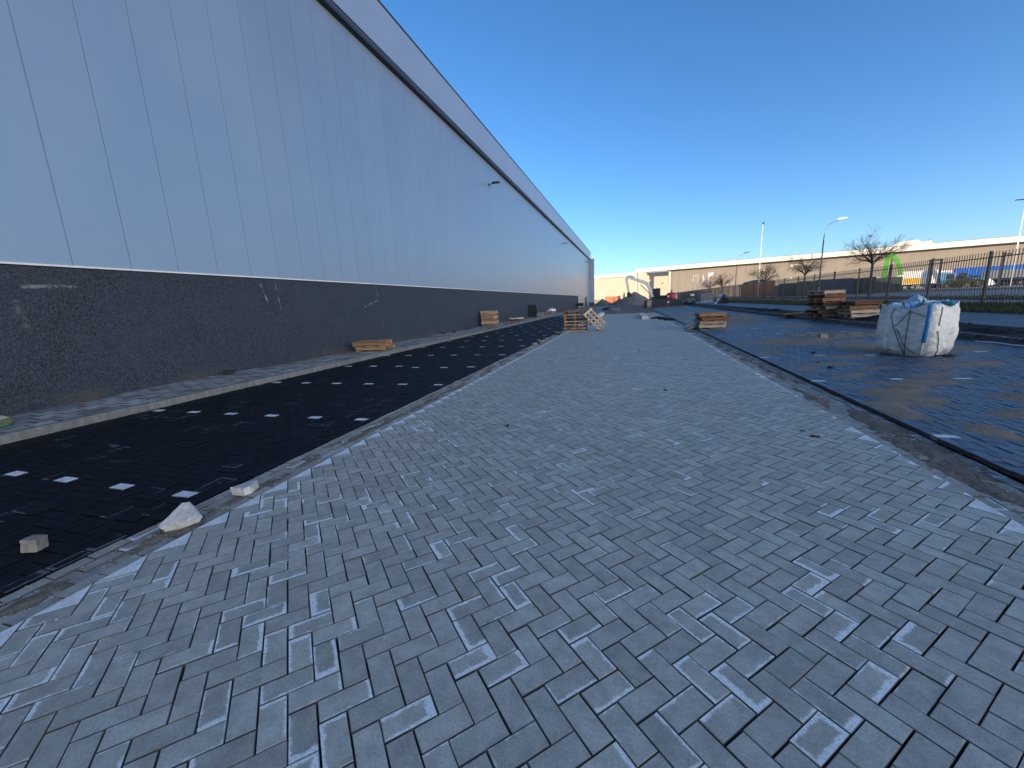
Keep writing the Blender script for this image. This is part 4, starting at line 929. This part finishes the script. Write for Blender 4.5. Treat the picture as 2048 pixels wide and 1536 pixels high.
# pallets of black pavers, wrapped
wrapm = plain('black_wrap', (.012, .014, .02), .3, .3, 3, .6, 6)
row = [(3.95 + .98 * k, 71.2 + .25 * k) for k in range(5)]
nm = ['nearest the sand heap', 'second from the sand heap', 'in the middle of its row', 'second from the open crate', 'nearest the open crate']
for k, (x, y) in enumerate(row):
    t = thing('paver_stack', 'wrapped black pack of pavers on a pallet, ' + nm[k], 'paver pack', (x, y, .03), .12, 'black paver packs across the right lane')
    MB().box((0, 0, .07), (.95, 1.0, .14)).build('pallet_base', M['wood_dark'], t)
    for z in range(4): MB().box((0, 0, .27 + z * .265), (.93 - .01 * (z % 2), .98, .255)).build('paver_layer', wrapm, t, bevel=.02)
    MB().box((0, 0, 1.27), (.95, 1.0, .02)).build('wrap_top', wrapm, t); MB().box((.1, -.495, .75), (.3, .015, .22)).build('label', M['whitepaint'] if k == 2 else wrapm, t)
for k in range(2):
    t = thing('paver_stack', ('low' if k else 'tall') + ' black pack of pavers with pale straps beside the first wrapped pack', 'paver pack', (2.9, 70.0 + k * 1.6, .03), .3, 'black paver packs across the right lane')
    MB().box((0, 0, .07), (.95, 1.0, .14)).build('pallet_base', M['wood_dark'], t)
    for z in range(4 - k): MB().box((0, 0, .27 + z * .265), (.93, .98, .25)).build('paver_layer', wrapm, t, bevel=.02); MB().box((0, -.5, .2 + z * .265), (.7, .012, .05)).build('strap', M['whitepaint'], t)
# sunlit strips by the apron edges, painted in as rows of cream blocks
ks = MB().prism([(-.1, 0), (.1, 0), (.1, .2), (.08, .22), (-.1, .22)], -.48, .48, 'y').mesh('sunlit_strip_block', plain('sunlit_cream', (.72, .66, .55), .8, .1, 6))
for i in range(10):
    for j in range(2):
        o = inst(ks, 'kerb_or_sunlit_block', None, (-2.95 - .012 * i + j * .24, 37 + i * 1.02, .002), (0, 0, .01 * (i % 3) - .01)); tag(o, 'cream block painted as sunlight in the double row along the left edge of the apron', 'sunlit strip', 'sunlit strip blocks on the left')
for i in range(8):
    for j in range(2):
        o = inst(ks, 'kerb_or_sunlit_block', None, (1.05 + j * .24 - .01 * i, 33 + i * 1.02, .002), (0, 0, .02 * (i % 2))); tag(o, 'cream block painted as sunlight in the double row towards the black paver packs', 'sunlit strip', 'sunlit strip blocks on the right')
# clutter along the plinth
stack(1, 1.2, 1.0, -9.65, 34.3, .122, .05, 'carrying grey bundles beyond the tall stack', 'single pallets on the sidewalk', ['wood_dark'], 11)
for k in range(3): tag(MB().box((0, 0, .06), (.5, .3, .12)).build('bundle', M['concrete'] if k % 2 == 0 else M['galv'], loc=(-9.9 + .3 * k, 34.2 + .25 * k, .272 + .0 * k), rz=.4 * k, bevel=.02), ['pale grey bundle at the wall side of the single dark pallet', 'shiny grey bundle in the middle of the single dark pallet', 'pale grey bundle at the kerb side of the single dark pallet'][k], 'bundle')
t = thing('crate', 'black plastic crate stack with pale box against the plinth', 'crate', (-9.7, 42.3, .122), .05)
for k in range(3): MB().box((-.15, 0, .24 + k * .42), (1.1 - .1 * k, 1.0, .4)).build('tray', M['blackp'], t, bevel=.02)
MB().box((.65, -.2, .2), (.7, .9, .4)).build('side_box', M['lampgrey'], t, bevel=.02); MB().box((.65, -.2, .42), (.75, .95, .04)).build('lid', M['galv'], t)
stack(2, 1.2, 1.0, -9.7, 51.5, .122, .1, 'of the pair under white sacks by the plinth', 'pair of pallets by the plinth', ['wood_pale'], 12)
blob('sacks', 'white crumpled sack on the pair of pallets by the plinth', 'sack', (-9.6, 51.5, .55), (.5, .4, .25), M['whitepaint'], 4, 3, .3)
stack(2, 1.2, 1.0, -9.75, 64, .122, .1, 'of the dark pair farthest along the plinth', 'dark pair of pallets by the plinth', ['wood_dark'], 13)
t = thing('wheelbarrow', 'dark wheelbarrow parked where the plinth ends', 'wheelbarrow', (-9.6, 82, .122), .1)
MB().box((0, 0, .75), (1.4, .9, .6), taper=1.15).build('tray', M['blackp'], t); MB().tube([(-.7, -.06, .35), (-.7, .06, .35)], .35, 14).build('wheel', M['rubber'], t)
for s in (-1, 1): MB().bar((-.7, s * .2, .3), (1.1, s * .35, .9), .06, .06).build('handle', M['galv'], t); MB().bar((.4, s * .35, .7), (.45, s * .35, 0), .06, .06).build('leg', M['galv'], t)
# kneeling gear and boards on the rough ground
for k, (x, y, z, lab) in enumerate(((-2.2, 62, .05, 'grey tarpaulin heap on the rough ground past the apron'), (-3.3, 68, .05, 'dark tarpaulin heap on the rough ground past the apron'))):
    blob('tarpaulin', lab, 'tarpaulin', (x, y, z), (1.0, .7, .35), M['lampgrey'] if k == 0 else M['blackp'], 9 + k, 3, .35)
for k, (x, y) in enumerate(((1.55, 33.2), (1.9, 31.6), (2.2, 30.2))):
    blob('dirt_clod', 'dark clod of dirt at the right end of the apron', 'dirt', (x + .5, y, .0), (.4, .25, .16), M['dark_soil'], k, 3, .4)['group'] = 'dirt clods'
# brick kiosk by the far warehouse
bk = thing('shed', 'salmon brick shed in front of the far warehouse', 'shed', (-5.8, 150, .05), FROT)
MB().box((0, 0, 1.3), (4.6, 3, 2.6)).build('wall', M['brick'], bk); MB().box((0, 0, 2.68), (4.8, 3.2, .16)).build('roof', M['cream'], bk); MB().box((-2.9, -.5, .9), (1.2, 1, 1.8)).build('annex', M['cream'], bk)
MB().box((1.0, -1.53, 1.1), (.9, .06, 2.0)).build('door', M['orange'], bk)
cone = thing('fir', 'small dark conical shrub beside the brick shed', 'shrub', (-1.9, 147, .05))
MB().tube([(0, 0, 0), (0, 0, .5)], .12, 8).build('stem', M['bark'], cone)
rg = random.Random(3); mb = MB()
for _ in range(700):
    z = .3 + 3.6 * rg.random() ** 1.2; rad = .75 * (1 - (z - .3) / 3.8) * rg.random() ** .5; a = rg.random() * 6.3; c = Vector((rad * math.cos(a), rad * math.sin(a), z)); u = Vector((rg.gauss(0, 1), rg.gauss(0, 1), rg.gauss(0, 1))).normalized(); v = u.orthogonal().normalized()
    mb.poly([c - u * .12, c + v * .07, c + u * .12, c - v * .07])
mb.build('foliage', M['grass'], cone, fix=False)

# ------------------------------------------------------------------ containers, trucks and machines beyond the fence
def container(pxx, dep, L, H, mat, label, rot, W=2.4, base=None, cat='container', grp='containers beyond the fence'):
    x, y = dep_xy(pxx, dep); t = thing('container', label, cat, (x, y, zr(x)), rot, grp)
    MB().box((0, 0, H / 2 + .06), (L, W, H - .12)).build('body', mat, t)
    n = int(L / .45); me = MB().box((0, 0, H / 2 + .05), (.2, .06, H - .35)).mesh('rib', mat)
    for k in range(n): inst(me, 'rib', t, (-L / 2 + .3 + k * (L - .6) / max(1, n - 1), -W / 2 - .02, 0))
    for z in (.1, H - .1): MB().box((0, -W / 2 - .01, z), (L + .02, .1, .2)).build('rail', mat, t)
    for s in (-1, 1): MB().box((s * (L / 2 - .05), -W / 2 - .03, H / 2), (.14, .12, H)).build('corner_post', mat, t)
    return t
yaw = R(70)
for pxx, dep, L, H, mk_, lab in ((1742, 61, 6.4, 2.2, 'green', 'long dark green container right of the widest tree trunk'), (1703, 62, 2.6, 2.3, 'green', 'short dark green container beside the blue one'), (1686, 62, 2.0, 2.4, 'navy', 'small navy container between green and brown ones'), (1655, 63, 2.9, 2.4, 'navy', 'navy container behind the tallest pallet stack'), (1622, 64, 3.2, 2.3, 'green', 'grey green container behind the bright lamp post'), (1590, 68, 4.6, 2.2, 'green', 'green slatted container left of the bright lamp post')):
    container(pxx, dep, L, H, M[mk_], lab, R(-18))
# hoarding behind the trees
hd = thing('hoarding', 'dark slatted hoarding behind the bare trees', 'hoarding', (33, 70, .8), R(90))
sl_ = MB().box((0, 0, 1.15), (.9, .06, 2.3)).mesh('board', M['green'])
for k in range(70): inst(sl_, 'board', hd, (k * .96, (k % 2) * .03, 0))
x, y = dep_xy(1515, 88); t = thing('container', 'rusty orange skip heaped with soil behind the hoarding', 'skip', (x, y, .8), R(-18))
MB().prism([(-3, 0), (3, 0), (3.3, 3.3), (-3.2, 2.7)], -1.2, 1.2, 'y').build('body', M['orange'], t); blob('load', None, None, (0, 0, 2.8), (3, 1.1, .8), M['dirt'], 6).parent = t
def wheel(t, x, y, z, r=.5, wd=.3):
    w = MB().tube([(x, y - wd / 2, z), (x, y + wd / 2, z)], r, 18).build('wheel', M['rubber'], t); MB().tube([(x, y - wd / 2 - .02, z), (x, y - wd / 2 + .02, z)], r * .55, 12).build('rim', M['galv'], w)
def truck(pxx, dep, rot, L, boxm, cabm, label, grp, panel=None):
    x, y = dep_xy(pxx, dep); t = thing('truck', label, 'truck', (x, y, zr(x)), rot, grp); cl = 2.2; bl_ = L - cl - .3
    MB().box((-L / 2 + bl_ / 2, 0, 2.45), (bl_, 2.5, 2.7)).build('cargo_box', boxm, t, bevel=.04)
    MB().box((0, 0, .95), (L - .3, 1.0, .25)).build('chassis', M['metal_dark'], t); MB().box((-1, -1.1, .7), (2.4, .1, .5)).build('side_guard', M['lampgrey'], t)
    c = MB().prism([(L / 2 - cl, .7), (L / 2, .7), (L / 2 + .02, 1.6), (L / 2 - .3, 3.0), (L / 2 - cl, 3.2)], -1.2, 1.2, 'y').build('cab', cabm, t, bevel=.06)
    MB().prism([(L / 2 - 1.5, 1.75), (L / 2 - .18, 1.75), (L / 2 - .45, 2.75), (L / 2 - 1.5, 2.75)], -1.215, -1.2, 'y').build('side_window', M['glass'], c)
    for wx in (-L / 2 + 1.2, -L / 2 + 2.4, L / 2 - 1.2):
        for s in (-1, 1): wheel(t, wx, s * 1.1, .5)
    if panel: MB().box((-L / 2 + bl_ * .35, -1.27, 1.8), (bl_ * .45, .03, 1.1)).build('yellow_panel', panel, t)
    return t
truck(1848, 84, R(-18), 8.6, M['whitepaint'], M['lblue'], 'white box truck with a yellow side panel next to the green container', 'trucks in the yard', M['yellow'])
truck(1886, 90, R(-18), 7.0, M['whitepaint'], M['whitepaint'], 'plain white box truck beside the blue loader', 'trucks in the yard')
# blue loader
x, y = dep_xy(1925, 84); t = thing('loader', 'blue wheel loader with dark cab beside the plain white truck', 'loader', (x, y, zr(x)), R(-18))
MB().box((1.6, 0, 1.4), (2.6, 1.8, 1.0)).build('bonnet', M['lblue'], t, bevel=.1); c = MB().prism([(-1.6, .9), (.5, .9), (.4, 3.2), (-1.4, 3.2)], -1, 1, 'y').build('cab', M['blue'], t, bevel=.06)
MB().prism([(-1.2, 1.7), (.15, 1.7), (.1, 2.95), (-1.05, 2.95)], -1.02, -1.0, 'y').build('side_window', M['glass'], c)
for wx in (-1.0, 2.0):
    for s in (-1, 1): wheel(t, wx, s * 1.05, .75, .75, .45)
MB().prism([(3.2, .2), (4.2, .3), (4.2, .6), (3.6, 1.5), (3.2, 1.5)], -1.2, 1.2, 'y').build('bucket', M['whitepaint'], t); MB().bar((1.8, 0, 1.6), (3.4, 0, 1.1), .3, .3).build('arm', M['lblue'], t)
# blue curtain trailer
def trailer(pxx, dep, L, mat, label, H=2.3, pz=1.35, stripe=None):
    x, y = dep_xy(pxx, dep); t = thing('trailer', label, 'trailer', (x, y, zr(x)), R(-18), 'trailers in the yard')
    MB().box((0, 0, pz + H / 2), (L, 2.5, H)).build('cargo_body', mat, t, bevel=.03); MB().box((0, 0, pz - .12), (L, 1.6, .24)).build('chassis', M['metal_dark'], t)
    for k in range(int(L / 1.2)): MB().box((-L / 2 + .6 + k * 1.2, -1.26, pz + H / 2), (.06, .03, H - .1)).build('stake', M['lblue'] if stripe is None else stripe, t)
    for k in range(3):
        for s in (-1, 1): wheel(t, L / 2 - 1.2 - k * 1.15, s * 1.05, .5)
    for s in (-1, 1): MB().box((-L / 2 + 1.2, s * .8, .6), (.15, .15, 1.2)).build('landing_leg', M['metal_dark'], t)
    return t
trailer(1968, 86, 9.6, M['blue'], 'bright blue curtain trailer beside the loader', 3.0, 1.1)
trailer(2030, 80, 9.0, M['lampgrey'], 'grey flatbed trailer with a blue load at the foot of the twin lamp mast', 1.6, 1.5, M['blue'])
trailer(2010, 92, 6.0, M['blue'], 'blue trailer behind the grey flatbed', 2.8, 1.2, M['whitepaint'])
t = container(1728, 86, 5.5, 2.9, plain('cream_paint', (.62, .55, .38), .5), 'cream site cabin behind the long green container', R(-18))
# lime green crane arm
x, y = dep_xy(1776, 78); t = thing('crane', 'lime green folded crane arm rising behind the long green container', 'crane', (x, y, zr(x)), R(-18))
MB().box((0, 0, .7), (3, 2, .9)).build('base', M['metal_dark'], t)
for s in (-1, 1): wheel(t, s * 1.0, -.9, .45, .45)
MB().prism([(-1.15, 1.1), (-.45, 1.1), (-.35, 5.6), (.1, 7.0), (-.15, 7.3), (-1.0, 6.2)], -.3, .3, 'y').build('boom', M['lime'], t, bevel=.04); MB().prism([(.1, 7.2), (-.3, 6.9), (.55, 5.4), (1.2, 3.8), (1.7, 4.0), (1.15, 5.7)], -.22, .22, 'y').build('stick', M['lime'], t, bevel=.04)
MB().bar((-.2, 0, 2.6), (.1, 0, 6.0), .16, .16).build('ram', M['metal_dark'], t); MB().box((1.5, 0, 3.4), (.7, .7, 1.0), taper=.7).build('grab', M['lime'], t)
# dark leafy shrubs in front of the loader
for pxx, dep, s, lab in ((1905, 76, 1.0, 'dark evergreen shrub before the plain white truck'), (1940, 74, 1.1, 'dark evergreen shrub before the blue loader')):
    x, y = dep_xy(pxx, dep); t = thing('shrub', lab, 'shrub', (x, y, zr(x))); MB().tube([(0, 0, 0), (0, 0, .6)], .06, 6).build('stem', M['bark'], t); mb = MB()
    for _ in range(1400):
        u = Vector((rg.gauss(0, 1), rg.gauss(0, 1), rg.gauss(0, 1))).normalized(); q = rg.random() ** .4; c = Vector((u.x * 1.9 * q, u.y * 1.3 * q, .95 + u.z * .85 * q)) * s; c.z += .2 * nz(c.x * 2, c.y * 2); a = Vector((rg.gauss(0, 1), rg.gauss(0, 1), rg.gauss(0, 1))).normalized(); b = a.orthogonal().normalized(); mb.poly([c - a * .12, c + b * .07, c + a * .12, c - b * .07])
    mb.build('foliage', M['grass'], t, fix=False)
# slim gate frames behind the fence
for pxx, dep, h, lab in ((1853, 60, 4.4, 'dark goal-like gate frame before the white trucks'), (1997, 62, 5.2, 'dark camera post beside the grey flatbed trailer')):
    x, y = dep_xy(pxx, dep); t = thing('gate_frame', lab, 'post', (x, y, zr(x)), R(-18))
    MB().box((0, 0, h / 2), (.2, .2, h)).build('post', M['metal_dark'], t)
    if h < 5: MB().box((1.2, 0, h / 2), (.2, .2, h)).build('post', M['metal_dark'], t); MB().box((.6, 0, h), (1.5, .18, .2)).build('crossbar', M['metal_dark'], t)
    else: MB().box((.4, 0, h - .3), (.7, .2, .2)).build('bracket', M['metal_dark'], t); MB().box((.8, 0, h - .6), (.25, .25, .4)).build('camera', M['galv'], t)
